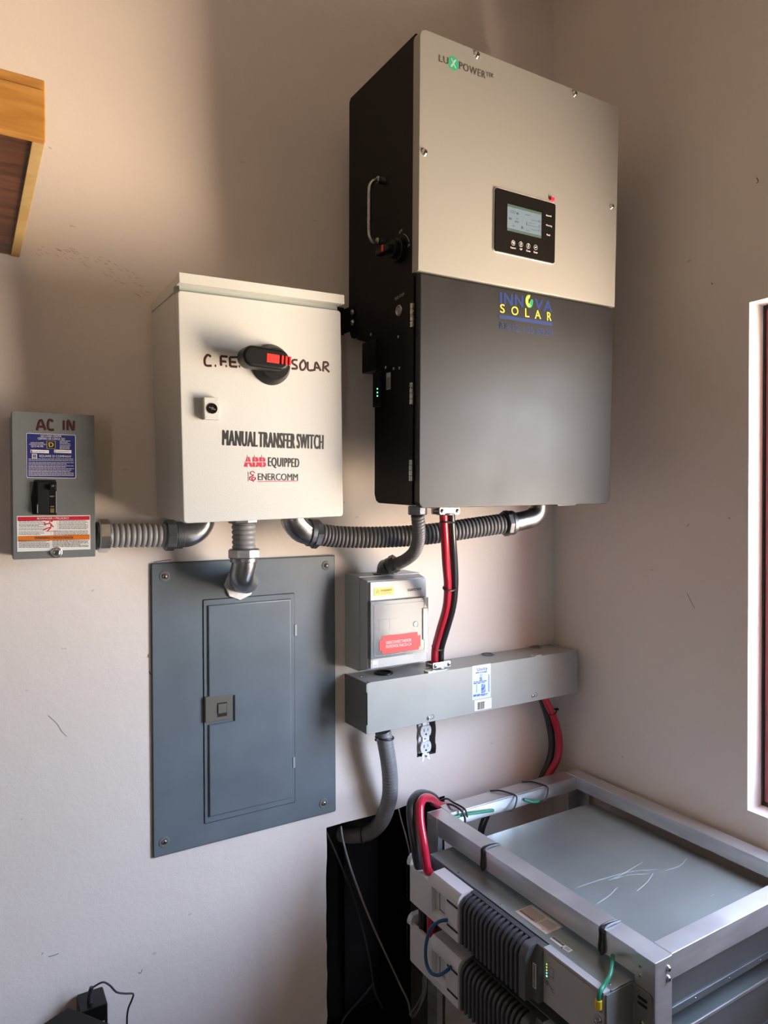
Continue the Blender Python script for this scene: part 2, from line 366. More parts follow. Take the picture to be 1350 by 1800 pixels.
STUFF = {'button_legends', 'side_legends', 'screen_icons', 'blue_label_print', 'black_print', 'label_print', 'white_lettering', 'red_label_text', 'warning_print', 'panel_print', 'barcode', 'code_print', 'serial_code', 'breaker_print', 'rating_print', 'letter_gaps', 'sticker_grid', 'red_print', 'sticker_navy_print', 'sticker_yellow_print', 'marker_writing', 'cover_slot', 'lid_scratches', 'scuff_strokes', 'emblem_field', 'label_fields', 'groove'}
class Thing:
    def __init__(s, name, label, cat, frame=I4, group=None):
        s.F = frame; s.root = bpy.data.objects.new(name, None); s.root.empty_display_size = 0.03
        COL.objects.link(s.root); s.root.matrix_world = frame
        s.root['label'] = label; s.root['category'] = cat
        if group: s.root['group'] = group
        s.inv = frame.inverted()
    def L(s, px, py, axis, val): return hit(px, py, axis, val, s.F)
    def W(s, p): return s.inv @ Vector(p)
    def P(s, px, py, y): return s.inv @ WP(px, py, y)
    def part(s, name, mb, m, parent=None, label=None, smooth=35):
        o = mb.obj(name, m, parent or s.root, smooth)
        if label: o['label'] = label
        if name in STUFF: o['kind'] = 'stuff'
        return o
    def text(s, mb, sv, pl, pr, hpx, axis=1, val=0.0, lift=0.0004, bold=0.0, plain=False):
        """write sv between two measured baseline ends, hpx = capital height there"""
        A = s.L(*pl, axis, val); B = s.L(*pr, axis, val); T = s.L(pl[0], pl[1]-hpx, axis, val)
        u = (B-A).normalized(); width = (B-A).length; T = T-A
        nrm = Vector([0, 0, 0]); nrm[axis] = 1
        v = nrm.cross(u).normalized()
        if v.dot(T) < 0: v = -v
        nrm = u.cross(v)
        h = abs(T.dot(v)); V, Fs = text_mesh(sv, bold)
        xs = [p.x for p in V]; ys = [p.y for p in V]
        x0, x1, y0 = min(xs), max(xs), 0.0
        caph = 0.69
        n0 = len(mb.b.faces)
        du = bold*1.1*h
        for k, off in enumerate((0,) if bold <= 0 else (-du, 0, du)):
            vs = [mb.b.verts.new(A + u*((p.x-x0)/(x1-x0)*width + off) + v*(p.y/caph*h) + nrm*(lift+.00003*k)) for p in V]
            for f in Fs:
                try: mb.b.faces.new([vs[i] for i in f])
                except ValueError: pass
        mb._tag(n0)
    def rectpx(s, mb, tl, br, axis, val, d0, d1, r=0.0, bev=0.0):
        """plate between two measured corners lying on plane axis=val, thickness from d0 to d1"""
        a = s.L(*tl, axis, val); b = s.L(*br, axis, val)
        k = [i for i in range(3) if i != axis]
        pts = rrect(a[k[0]], b[k[0]], a[k[1]], b[k[1]], r) if r > 0 else [(min(a[k[0]], b[k[0]]), min(a[k[1]], b[k[1]])), (max(a[k[0]], b[k[0]]), min(a[k[1]], b[k[1]])), (max(a[k[0]], b[k[0]]), max(a[k[1]], b[k[1]])), (min(a[k[0]], b[k[0]]), max(a[k[1]], b[k[1]]))]
        mb.prism(pts, axis, d0, d1, bev)
        return a, b
    def screw(s, c, d, r, name='screw', washer=0.0, mats=('chrome', 'hole_dark'), slot=False):
        mb = MB(); c = Vector(c); d = Vector(d).normalized(); t = 0
        if washer: mb.lathe(c, d, [(0, washer), (0.0008, washer), (0.0012, washer*0.92), (0.0012, r)], 20); t = 0.0010
        mb.lathe(c + d*t, d, [(0, r), (r*0.25, r*0.98), (r*0.5, r*0.8), (r*0.62, r*0.5), (r*0.66, 0.001*r)], 16)
        mb.mi = 1
        q = d.to_track_quat('Z', 'Y').to_matrix().to_4x4()
        M = Matrix.Translation(c + d*(t+r*0.60)) @ q @ Matrix.Rotation(0.5, 4, 'Z')
        mb.box(-r*0.6, r*0.6, -r*0.1, r*0.1, -r*0.1, r*0.09, M=M)
        if not slot: mb.box(-r*0.1, r*0.1, -r*0.6, r*0.6, -r*0.1, r*0.09, M=M)
        return s.part(name, mb, list(mats))

def struct(name, mb, m, smooth=35, parent=None):
    o = mb.obj(name, m, parent, smooth)
    if not parent: o['kind'] = 'structure'
    return o
def strokes(th, mb, letters, r, axis=1, val=-0.0003):
    """hand-drawn letters: list of pixel polylines on a plane"""
    for ln in letters:
        pts = [th.L(x, y, axis, val) for x, y in ln]
        nrm = [0, 0, 0]; nrm[axis] = 1
        mb.sweep(pts, r, 8, ds=0.002, flat=nrm)

#------------------------------------------------------------------ setting
def jag(x0, x1, z0, z1, step, amp):
    pts = []
    def seg(a, b):
        n = max(1, int((Vector(b)-Vector(a)).length/step))
        for k in range(n):
            p = Vector(a).lerp(Vector(b), k/n)
            if k: p += Vector((random.uniform(-amp, amp), random.uniform(-amp, amp)))
            pts.append((p.x, p.y))
    seg((x0, z0), (x1, z0)); seg((x1, z0), (x1, z1)); seg((x1, z1), (x0, z1)); seg((x0, z1), (x0, z0))
    return pts
NICHE = (0.6205, 0.915, -1.30, -0.6565)
OUTH = (0.8405, 0.8905, -0.556, -0.462)
def holed_wall(name, outer, holes, axis, val, depth, mats, back=True):
    """flat wall with ragged holes whose edges run back by depth; the holes' own edges use the second material"""
    b = bmesh.new()
    def mk(p, a):
        q = list(p); q.insert(axis, a); return Vector(q)
    loops = []; edges = []
    for pts in [outer]+holes:
        vs = [b.verts.new(mk(p, val)) for p in pts]; loops.append(vs)
        for i in range(len(vs)): edges.append(b.edges.new((vs[i], vs[(i+1) % len(vs)])))
    bmesh.ops.triangle_fill(b, use_beauty=True, edges=edges)
    sgn = Vector((0, 0, 0)); sgn[axis] = depth
    nf = len(b.faces)
    for k, vs in enumerate(loops):
        bk = [b.verts.new(v.co + sgn) for v in vs]
        for i in range(len(vs)):
            f = b.faces.new((vs[i], vs[(i+1) % len(vs)], bk[(i+1) % len(vs)], bk[i])); f.material_index = 1 if k else 0
    me = bpy.data.meshes.new(name); b.to_mesh(me); b.free()
    for m in mats: me.materials.append(MATS[m])
    o = bpy.data.objects.new(name, me); COL.objects.link(o); o['kind'] = 'structure'; return o
holed_wall('wall_back', [(XL, FLOOR), (XW, FLOOR), (XW, CEIL), (XL, CEIL)], [jag(*NICHE, 0.02, 0.0014), jag(*OUTH, 0.008, 0.0013)], 1, 0.0, 0.14, ['wall_plaster', 'plaster_edge'])
mb = MB(); n_ = NICHE; y1 = 0.30
def inner_box(mb, x0, x1, y0, y1, z0, z1):
    b = mb.b; v = [b.verts.new(p) for p in ((x0,y0,z0),(x1,y0,z0),(x1,y1,z0),(x0,y1,z0),(x0,y0,z1),(x1,y0,z1),(x1,y1,z1),(x0,y1,z1))]
    for q in ((0,1,2,3),(4,7,6,5),(1,5,6,2),(2,6,7,3),(3,7,4,0)): b.faces.new([v[i] for i in q])
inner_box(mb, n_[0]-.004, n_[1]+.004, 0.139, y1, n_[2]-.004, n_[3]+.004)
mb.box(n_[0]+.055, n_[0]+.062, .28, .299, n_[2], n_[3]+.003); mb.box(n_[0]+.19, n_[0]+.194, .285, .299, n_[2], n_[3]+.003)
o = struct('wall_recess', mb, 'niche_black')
mb = MB(); inner_box(mb, OUTH[0]-.003, OUTH[1]+.003, 0.02, 0.06, OUTH[2]-.003, OUTH[3]+.003); struct('wall_box', mb, 'hole_dark')
# right wall with window hole
y0, y1w, z0, z1 = WIN
holed_wall('wall_right', [(YB, FLOOR), (0.0, FLOOR), (0.0, CEIL), (YB, CEIL)], [[(y0, z0), (y1w, z0), (y1w, z1), (y0, z1)]], 0, XW, 0.16, ['wall_plaster', 'reveal_white'])
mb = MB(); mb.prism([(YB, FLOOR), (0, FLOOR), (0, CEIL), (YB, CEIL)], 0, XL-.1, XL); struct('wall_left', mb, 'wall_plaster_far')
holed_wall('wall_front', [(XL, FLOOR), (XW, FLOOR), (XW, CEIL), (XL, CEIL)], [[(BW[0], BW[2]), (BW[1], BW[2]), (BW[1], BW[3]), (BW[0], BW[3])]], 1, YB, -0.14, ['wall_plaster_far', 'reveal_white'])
mb = MB(); mb.box(XL, XW, YB, 0, FLOOR-.1, FLOOR); struct('floor', mb, 'floor_tile')
mb = MB(); mb.box(XL, XW, YB, 0, CEIL, CEIL+.1); struct('ceiling', mb, 'ceiling_paint')
# window: white reveal, black seal, dark red frame
mb = MB(); fx0, fx1 = XW+.047, XW+.095; fw = .07
wf = MB()
wf.box(fx0, fx1, y1w-fw, y1w-.003, z0+.004, z1-.004, .003); wf.box(fx0, fx1, y0+.004, y0+fw, z0+.004, z1-.004, .003)
wf.box(fx0, fx1, y0+fw, y1w-fw, z1-fw*.8, z1-.004, .003); wf.box(fx0, fx1, y0+fw, y1w-fw, z0+.004, z0+fw*.8, .003)
win = struct('window_1', wf, 'red_frame')
for a in ((y1w-.0042, y1w+.0005, z0, z1), (y0, y0+.0075, z0, z1), (y0, y1w, z1-.0075, z1+.0005), (y0, y1w, z0-.0005, z0+.0075)):
    sb = MB(); sb.box(fx0-.003, fx0+.01, a[0], a[1], a[2], a[3], .002); o = sb.obj('seal', 'black_seal', win)
# a few marks on the walls
def wall_mark(px_pts, axis, val, r, m='mark_dark'):
    mb = MB(); nrm = [0, 0, 0]; nrm[axis] = 1
    off = -.0002
    mb.sweep([hit(x, y, axis, val+off) for x, y in px_pts], r, 6, ds=.002, flat=nrm); return mb
wr = bpy.data.objects['wall_right']; wb_ = bpy.data.objects['wall_back']
for pts, ax, val, par, r in (([(1208, 1043), (1215, 1058), (1221, 1069)], 0, XW, wr, .0006), ([(1330, 312), (1333, 319), (1330, 322)], 0, XW, wr, .0009),
        ([(1251, 497), (1252, 500)], 0, XW, wr, .001), ([(1207, 926), (1211, 921)], 0, XW, wr, .0005), ([(1281, 909), (1284, 912)], 0, XW, wr, .0007),
        ([(85, 1682), (96, 1679), (103, 1676)], 1, 0, wb_, .0006), ([(243, 1709), (247, 1711), (250, 1704)], 1, 0, wb_, .0006), ([(73, 1679), (76, 1674)], 1, 0, wb_, .0005),
        ([(85, 1258), (100, 1272), (108, 1285), (118, 1295)], 1, 0, wb_, .0004), ([(264, 1000), (264, 1030)], 1, 0, wb_, .0005), ([(262, 1180), (265, 1186)], 1, 0, wb_, .0008), ([(270, 988), (290, 985), (300, 984)], 1, 0, wb_, .0007)):
    wall_mark(pts, ax, val, r).obj('scuff_mark', 'mark_dark', par)
mb = MB(); random.seed(3)
for k in range(60):
    u = random.random(); x_ = 62+u*205; yb = 436+14*u+70*u*u+random.uniform(-1, 1)*(9+10*u); l_ = random.uniform(3, 9); sl = random.uniform(.25, .75)
    mb.sweep([hit(x_, yb, 1, -.0002), hit(x_+l_, yb+l_*sl, 1, -.0002)], .00035, 5, ds=.003, flat=(0, 1, 0))
o = mb.obj('scuff_strokes', 'smear_mark', wb_); o['kind'] = 'stuff'
wall_mark([(261, 1150), (260, 1156)], 1, 0, .0012).obj('rust_mark', 'rust', wb_)

#------------------------------------------------------------------ small builders shared by several things
def ribbed(R, pitch, depth=0.14):
    return lambda s, L: R*(1-depth*(1-abs(math.sin(math.pi*s/pitch)))**1.6)
def flex(mb, pts, R, pitch, n=20, depth=0.14): mb.sweep(pts, ribbed(R, pitch, depth), n, ds=pitch/6)
def nut(mb, c, d, r, h, sides=8, bev=0.0015): mb.cyl(c, d, r, h, sides, bev=bev)
def ring(mb, c, d, R, r, n=28, m=8):
    """torus"""
    c = Vector(c); d = Vector(d).normalized(); q = d.to_track_quat('Z', 'Y').to_matrix()
    mb.sweep([c + q @ Vector((R*math.cos(2*math.pi*k/n), R*math.sin(2*math.pi*k/n), 0)) for k in range(n)], r, m, ds=2*math.pi*R/n, closed=True)

#------------------------------------------------------------------ inverter
def Fr(origin, tilt, roll):
    return TR(*origin) @ Matrix.Rotation(-math.radians(roll), 4, 'Y') @ Matrix.Rotation(math.radians(tilt), 4, 'X')
FI = Fr((0.6546, -0.2778, -0.0097), 2.208, 0.785)
IW, IH, ISEAM, IB, IB2 = 0.4713, 0.7837, 0.3946, 0.2428, 0.1400
inv = Thing('inverter', 'tall wall inverter with silver upper cover, black lower door and small display', 'inverter', FI)
a = inv.L(616, 575, 0, 0); zb = a.z
c1 = inv.L(622, 592, 0, 0); c2 = inv.L(640, 601, 0, 0); c3 = inv.L(660, 604, 0, 0)
prof = [(0.012, 0.004), (0.012, IH-0.001), (IB-0.006, IH-0.004), (IB, IH-0.010), (IB, zb), (IB-.010, c1.z), (c2.y, c2.z), (IB2+.004, c3.z), (IB2, c3.z-.006), (IB2, 0.020), (IB2-.006, 0.008), (IB2-.016, 0.004)]
mb = MB(); mb.prism(prof, 0, 0.0, IW, 0.0015); body = inv.part('body', mb, 'inv_black')
mb = MB()
mb.prism(rrect(-0.0015, IW+.0015, ISEAM, IH, 0.013, which=('tl', 'tr')), 1, -0.0045, 0.016, 0.0022)
cov = inv.part('front_cover', mb, 'inv_silver', label='silver grey upper front cover')
mb = MB(); mb.prism(rrect(0.003, IW-.001, 0.0, ISEAM-.0035, 0.012, which=('bl', 'br')), 1, -0.0045, 0.011, 0.0022)
door = inv.part('door', mb, 'inv_door', label='matte black lower door')
for (tx, ty, bx, by) in ((725, 533, 733, 573), (725, 672, 733, 710), (725, 808, 733, 846)):
    a = inv.L(tx, ty, 0, -.001); b = inv.L(bx, by, 0, -.001); mb = MB(); yc = 0.014
    for k in range(4):
        zz0 = b.z+(a.z-b.z)*k/4; mb.cyl((-.0005, yc, zz0+.0004), (0, 0, 1), .0042, (a.z-b.z)/4-.0008, 12)
    inv.part('hinge', mb, 'steel')
for (py, h) in ((600, 19), (715, 21), (829, 19)):
    p = inv.L(1077, py, 0, IW); mb = MB(); mb.box(IW-.004, IW+.004, .002, .017, p.z-h/2400, p.z+h/2400, .002); inv.part('latch', mb, 'inv_black')
for (px_, py_) in ((838, 97), (1010, 165), (746, 268), (1075, 363)):
    p = inv.L(px_, py_, 1, -.0045); inv.screw((p.x, -.0045, p.z), (0, -1, 0), .0052, washer=.006)
# display
mb = MB(); a, b = inv.rectpx(mb, (871, 329), (975, 464), 1, -.008, -.0085, -.003, .005, .001)
disp = inv.part('display_panel', mb, 'gloss_black')
mb = MB(); mb.prism(rrect(a.x-.0012, b.x+.0012, b.z-.0004, a.z+.0018, .006), 1, -.0062, -.003); inv.part('panel_rim', mb, 'inner_white', disp)
sv = -.0085
mb = MB(); sa = inv.L(892, 358, 1, sv); sb_ = inv.L(951, 419, 1, sv)
mb.box(sa.x, sb_.x, sv-.0004, sv+.001, sb_.z, sa.z); scr = inv.part('screen', mb, 'lcd', disp)
mb = MB(); w_ = sb_.x-sa.x; h_ = sa.z-sb_.z
mb.box(sa.x, sb_.x, sv-.0006, sv, sa.z-h_*.1, sa.z); mb.box(sa.x, sb_.x, sv-.0006, sv, sb_.z, sb_.z+h_*.09)
inv.part('screen_band', mb, 'lcd_green', disp)
mb = MB()
for (u, v, ww, hh) in ((.08,.22,.16,.02),(.08,.28,.14,.02),(.26,.24,.06,.08),(.52,.22,.15,.03),(.7,.38,.28,.018),(.6,.6,.38,.018),(.7,.74,.28,.018),(.92,.32,.03,.06),(.92,.52,.03,.05),(.92,.68,.03,.05),(.26,.46,.05,.03),(.22,.57,.10,.06),(.05,.5,.07,.08),(.4,.72,.06,.1),(.16,.76,.04,.05),(.55,.5,.02,.14),(.62,.5,.15,.015),(.55,.82,.1,.02)):
    mb.box(sa.x+u*w_, sa.x+(u+ww)*w_, sv-.0007, sv, sa.z-(v+hh)*h_, sa.z-v*h_)
inv.part('screen_icons', mb, 'lcd_ink', disp)
mb = MB(); i_ = 0
for (cx, cy, nm, wd) in ((902, 427, 'Return', 9), (915.5, 429.5, 'UP', 4), (928.5, 432.5, 'Down', 7), (941.5, 435, 'Enter', 7)):
    p = inv.L(cx, cy, 1, sv); ring(mb, (p.x, sv-.0002, p.z), (0, -1, 0), .0043, .00032, 20, 5)
    if nm == 'Return': mb.box(p.x-.002, p.x+.002, sv-.0006, sv, p.z+.0006, p.z+.0014); mb.box(p.x-.001, p.x+.002, sv-.0006, sv, p.z-.0016, p.z-.0008); mb.box(p.x+.0014, p.x+.0022, sv-.0006, sv, p.z-.0016, p.z+.0014); mb.prism([(p.x-.003, p.z+.001), (p.x-.0012, p.z+.0026), (p.x-.0012, p.z-.0006)], 1, sv-.0006, sv)
    if nm == 'UP': mb.box(p.x-.0005, p.x+.0005, sv-.0006, sv, p.z-.0024, p.z+.001); mb.prism([(p.x-.0014, p.z+.0004), (p.x+.0014, p.z+.0004), (p.x, p.z+.0028)], 1, sv-.0006, sv)
    if nm == 'Down': mb.box(p.x-.0005, p.x+.0005, sv-.0006, sv, p.z-.001, p.z+.0026); mb.prism([(p.x-.0014, p.z-.0004), (p.x+.0014, p.z-.0004), (p.x, p.z-.0028)], 1, sv-.0006, sv)
    if nm == 'Enter': mb.box(p.x-.001, p.x+.002, sv-.0006, sv, p.z-.0004, p.z+.0004); mb.box(p.x+.0013, p.x+.002, sv-.0006, sv, p.z-.0004, p.z+.002); mb.prism([(p.x-.0026, p.z), (p.x-.0008, p.z+.0014), (p.x-.0008, p.z-.0014)], 1, sv-.0006, sv)
    inv.text(mb, nm, (cx-wd/2, cy+9.5), (cx+wd/2, cy+11), 3.2, 1, sv, bold=.01)
inv.text(mb, 'Normal', (960, 380), (969, 381.5), 3, 1, sv, bold=.01)
inv.text(mb, 'Warning', (959.5, 397), (970, 399), 3, 1, sv, bold=.01)
inv.text(mb, 'Fault', (961, 414), (967, 415), 3, 1, sv, bold=.01)
inv.part('button_legends', mb, 'print_white', disp)
mb = MB(); a, b = inv.rectpx(mb, (969, 346), (974.5, 352.5), 1, -.009, -.0095, -.004); inv.part('red_tab', mb, 'tab_red', label='red film tab')
# logo
mb = MB(); fy = -.0045
for wd_, pl_0, pr_0, hh_ in (('LU', (771.5, 108), (788, 113.5), 12), ('POWER', (807, 121), (853, 138.5), 13), ('TEK', (854.5, 134), (868, 137.5), 7.5)):
    mb = MB(); inv.text(mb, wd_, pl_0, pr_0, hh_, 1, fy, bold=.03); inv.part('logo_lettering', mb, 'print_grey')
p = inv.L(797, 111.5, 1, fy); mb = MB(); mb.cyl((p.x, fy+.0005, p.z), (0, -1, 0), .0112, .0009, 36); lg = inv.part('logo_disc', mb, 'logo_green')
mb = MB(); M = TR(p.x, fy-.0006, p.z)
mb.box(-.0010, .0010, -.0001, .0001, -.0085, .0085, M=M @ Matrix.Rotation(math.radians(33), 4, 'Y')); mb.box(-.0022, -.0012, -.0001, .0001, -.0075, .0070, M=M @ Matrix.Rotation(math.radians(33), 4, 'Y'))
mb.box(-.0009, .0009, -.0001, .0001, -.0085, .0085, M=M @ Matrix.Rotation(math.radians(-35), 4, 'Y'))
inv.part('logo_cross', mb, 'logo_pale', lg)
# company sticker on the door
dy = -.0045
mb = MB(); inv.text(mb, 'INN', (879, 534), (919, 540), 21, 1, dy, bold=.05); inv.text(mb, 'VA', (940, 544.5), (970, 549), 20, 1, dy, bold=.05)
a = inv.L(877, 553, 1, dy); b = inv.L(971.5, 566.5, 1, dy); c = inv.L(877, 559, 1, dy); d = inv.L(971, 573, 1, dy)
mb.prism([(c.x, c.z), (d.x, d.z), (b.x, b.z), (a.x, a.z)], 1, dy-.0004, dy)
inv.text(mb, '612 105 8929', (891, 581), (971, 591.5), 12.5, 1, dy, bold=.0)
p = inv.L(883, 572, 1, dy); ring(mb, (p.x, dy-.0002, p.z), (0, -1, 0), .0066, .0005, 28, 5)
mb.sweep([(p.x-.003, dy-.0002, p.z+.003), (p.x-.0025, dy-.0002, p.z-.0005), (p.x+.003, dy-.0002, p.z-.003)], .0008, 6)
mb.prism([(p.x-.0075, p.z-.0075), (p.x-.003, p.z-.006), (p.x-.0062, p.z-.003)], 1, dy-.0004, dy)
inv.part('sticker_navy_print', mb, 'print_navy', door)
mb = MB()
for ch, xl, xr, yb in (('S', 879, 887, 549.5), ('O', 899, 911, 553.5), ('L', 923, 930, 557), ('A', 940, 950.5, 560), ('R', 961.5, 969, 563.5)):
    inv.text(mb, ch, (xl, yb), (xr, yb+.8), 15, 1, dy, lift=.0006, bold=.0)
p = inv.L(930, 529.5, 1, dy)
arc = [(p.x+.0085*math.cos(math.radians(t))*(1), p.z+.0105*math.sin(math.radians(t))) for t in range(75, 291, 12)] + [(p.x+.0028*math.cos(math.radians(t)), p.z+.005*math.sin(math.radians(t))) for t in range(290, 74, -12)]
mb.prism(arc, 1, dy-.0006, dy); inv.part('sticker_yellow_print', mb, 'print_yellow', door)
mb = MB(); mb.sweep([(p.x+.0096*math.cos(math.radians(t)), dy-.0004, p.z+.0118*math.sin(math.radians(t))) for t in range(80, 330, 14)], .0004, 5)
leaf = [(0, -.0105), (.004, -.0108), (.0085, -.005), (.0095, .001), (.0085, .004), (.004, .004), (.002, -.001), (0, -.005)]
mb.prism([(p.x+u, p.z+v) for u, v in leaf], 1, dy-.0005, dy); inv.part('sticker_green_print', mb, 'print_green', door)
mb = MB()
for k in range(3): mb.box(p.x+.0025, p.x+.009, dy-.0008, dy, p.z+.0022-.0034*k, p.z+.0026-.0034*k)
for k in range(2): mb.box(p.x+.0045+.0022*k, p.x+.0048+.0022*k, dy-.0008, dy, p.z-.006, p.z+.004)
inv.part('sticker_grid', mb, 'print_navy', door)
# left side: handle
A = inv.L(676, 319, 0, 0); B = inv.L(674, 427, 0, 0)
mb = MB(); r_ = .0036
mb.sweep([(-.014, A.y, A.z-.001), (-.021, A.y, A.z-.003), (-.029, A.y, A.z-.012), (-.031, A.y, A.z-.025), (-.031, A.y, (A.z+B.z)/2), (-.031, A.y, B.z+.018), (-.029, A.y, B.z+.004), (-.022, A.y, B.z-.003), (-.014, A.y, B.z-.003)], r_, 12, ds=.003)
h = inv.part('handle', mb, 'steel')
for q in (A, B):
    mb = MB(); mb.cyl((0, A.y, q.z), (-1, 0, 0), .0062, .016, 20, bev=.0008); inv.part('boss', mb, 'steel', h)
# rotary isolator
q = inv.L(704, 441, 0, 0); mb = MB(); mb.cyl((0, q.y, q.z), (-1, 0, 0), .020, .010, 30, bev=.001); mb.cyl((-.010, q.y, q.z), (-1, 0, 0), .015, .010, 30, bev=.001)
sw = inv.part('rotary_switch', mb, 'black_plastic')
mb = MB(); mb.box(-.032, -.018, q.y-.010, q.y+.033, q.z-.006, q.z+.006, .003); inv.part('switch_grip', mb, 'black_plastic', sw)
mb = MB(); mb.box(-.0328, -.024, q.y+.004, q.y+.010, q.z-.0045, q.z+.0065, .0005); inv.part('red_pointer', mb, 'handle_red', sw)
mb = MB()
inv.text(mb, 'OFF', (703, 414), (707, 403), 3.5, 0, 0, lift=.0004, bold=.01) if False else None
def side_txt(s_, px0, py0, px1, py1, hh): inv.text(mb, s_, (px0, py0), (px1, py1), hh, 0, 0.0, lift=.0004, bold=.01)
side_txt('OFF', 702, 412, 708, 406, 5); side_txt('ON', 717, 435, 721, 432, 5)
mb.sweep([inv.L(709, 411, 0, -.0003), inv.L(714, 414, 0, -.0003), inv.L(718, 421, 0, -.0003), inv.L(719, 425, 0, -.0003)], .0005, 6)
side_txt('RSD STOP', 695, 528, 711, 519, 5)
inv.part('side_legends', mb, 'print_dim')
q = inv.L(702, 546, 0, 0); mb = MB(); ring(mb, (-.001, q.y, q.z), (-1, 0, 0), .0082, .0016); mb.cyl((0, q.y, q.z), (-1, 0, 0), .0062, .0016, 24); inv.part('stop_button', mb, 'steel')
for (x_, y_) in ((652, 588), (700, 592), (678, 646), (692, 648), (702, 647), (626, 597)):
    q = inv.L(x_, y_, 0, 0)
    if q.y > IB2: q = Vector((0, q.y, q.z))
    inv.screw((0, q.y, q.z), (-1, 0, 0), .0026, mats=('steel', 'hole_dark'))
# bracket towards the wall, with bolts
mb = MB(); t1 = inv.L(625, 536, 0, 0); t2 = inv.L(625, 580, 0, 0)
mb.box(-.0035, -.0003, IB-.022, IB+.030, t2.z, t1.z, .001); mb.box(-.024, -.0003, IB+.018, IB+.0225, t2.z-.002, t1.z+.004, .001)
br = inv.part('wall_bracket', mb, 'inv_black')
for y_ in (549, 567):
    q = inv.L(620, y_, 0, -.0035); inv.screw((-.0035, q.y, q.z), (-1, 0, 0), .0045, 'bolt', washer=.0055, mats=('steel', 'hole_dark'))
# terminal box and dongle on the side
a = inv.L(641, 603, 0, 0); b = inv.L(676, 648, 0, 0)
mb = MB(); mb.box(-.004, .09, IB2-.010, a.y+.004, b.z, a.z, .002); inv.part('junction_cover', mb, 'black_plastic')
a = inv.L(660, 656, 0, 0); b = inv.L(676, 714, 0, 0)
mb = MB(); mb.box(-.007, .0005, a.y-.026, a.y-.001, b.z, a.z, .002); dg_ = inv.part('wifi_module', mb, 'black_plastic')
for y_ in (683.5, 690, 696):
    q = inv.L(663.5, y_, 0, -.007); mb = MB(); mb.cyl((-.0068, q.y, q.z), (-1, 0, 0), .0013, .0008, 12); inv.part('led', mb, 'led_green', dg_)
mb = MB(); a, b = inv.rectpx(mb, (679.5, 656), (686.5, 684), 0, 0, -.0005, .0002); st = inv.part('side_sticker', mb, 'print_dim')
mb = MB()
for k in range(9): mb.box(-.0008, 0, b.y+.0012, a.y-.0012, b.z+.002+k*.0022, b.z+.003+k*.0022)
inv.part('barcode', mb, 'print_black', st)
# underside fittings
mb = MB(); q = inv.L(825, 890, 2, .004); mb.cyl((q.x, .05, .005), (0, 0, -1), .013, .008, 24, bev=.001); inv.part('blanking_plug', mb, 'black_plastic')
mb = MB(); mb.box(.36, .41, .03, .06, -.004, .005, .001); inv.part('underside_clip', mb, 'cast_dark')

#------------------------------------------------------------------ transfer switch cabinet
FW = Fr((0.2897, -0.18, -0.0315), 1.996, 1.573)
WW, WH = 0.2782, 0.3546
tb = Thing('transfer_switch_cabinet', 'cream steel wall cabinet lettered MANUAL TRANSFER SWITCH with black and red rotary handle', 'cabinet', FW)
mb = MB(); mb.box(0.001, WW-.001, .021, .176, 0.002, WH+.002, .0015); tb.part('enclosure', mb, 'box_white')
mb = MB(); mb.prism(rrect(.003, WW-.003, .004, WH-.003, .004), 1, .0165, .0215); tb.part('gasket', mb, 'box_gasket')
mb = MB(); mb.prism(rrect(0, WW, 0, WH, .006), 1, 0, .017, .0022); dr = tb.part('door', mb, 'box_white')
mb = MB()
hp = [(-.0125, WH+.0095), (-.0115, WH+.0235), (.178, WH+.0135), (.178, WH+.001), (.020, WH+.001), (.018, WH+.0075), (-.0105, WH+.0095)]
hp = [(-.0125, WH+.0085), (-.0120, WH+.0235), (.174, WH+.0155), (.174, WH+.0005), (.021, WH+.0005), (.021, WH+.0085)]
mb.prism(hp, 0, -.001, WW+.001, .0016); tb.part('rain_hood', mb, 'box_white')
mb = MB(); mb.box(.004, WW-.004, .006, .022, WH-.002, WH+.009); tb.part('gutter_channel', mb, 'box_gasket')
# rotary handle
q = tb.L(474, 637, 1, 0); cx, cz = q.x, q.z
mb = MB(); mb.lathe((cx+.002, 0, cz-.004), (0, -1, 0), [(0, .033), (.004, .0325), (.010, .029), (.016, .027), (.019, .025), (.019, .0005)], 40)
hd = tb.part('rotary_handle', mb, 'black_plastic')
mb = MB(); L0 = tb.L(444, 626, 1, -.045); L1 = tb.L(491, 633, 1, -.045)
ang = math.atan2(L1.z-L0.z, L1.x-L0.x); c0 = Vector(((L0.x+L1.x)/2, 0, (L0.z+L1.z)/2)); hl = (L1-L0).length/2
Mh = TR(c0.x, 0, c0.z) @ Matrix.Rotation(-ang, 4, 'Y')
pts = [(-hl+.0165*math.cos(math.radians(t)), .0165*math.sin(math.radians(t))) for t in range(90, 271, 15)] + [(hl+.0165*math.cos(math.radians(t)), .0165*math.sin(math.radians(t))) for t in range(-90, 91, 15)]
n0 = len(mb.b.verts); mb.prism(pts, 1, -.050, -.017, .005, 3)
for v in mb.b.verts: v.co = Mh @ v.co
tb.part('grip', mb, 'black_plastic', hd)
mb = MB(); x0 = -hl+.021
mb.box(x0, hl-.002, -.0508, -.046, -.0068, .0068, .0006)
for k in range(3): mb.box(x0+.024+k*.0065, x0+.0275+k*.0065, -.0525, -.046, -.0068, .0068, .0008)
mb.box(hl-.003, hl+.0125, -.0500, -.040, -.0068, .0068, .0008)
for v in mb.b.verts: v.co = Mh @ v.co
tb.part('red_insert', mb, 'handle_red', hd, label='red ribbed insert')
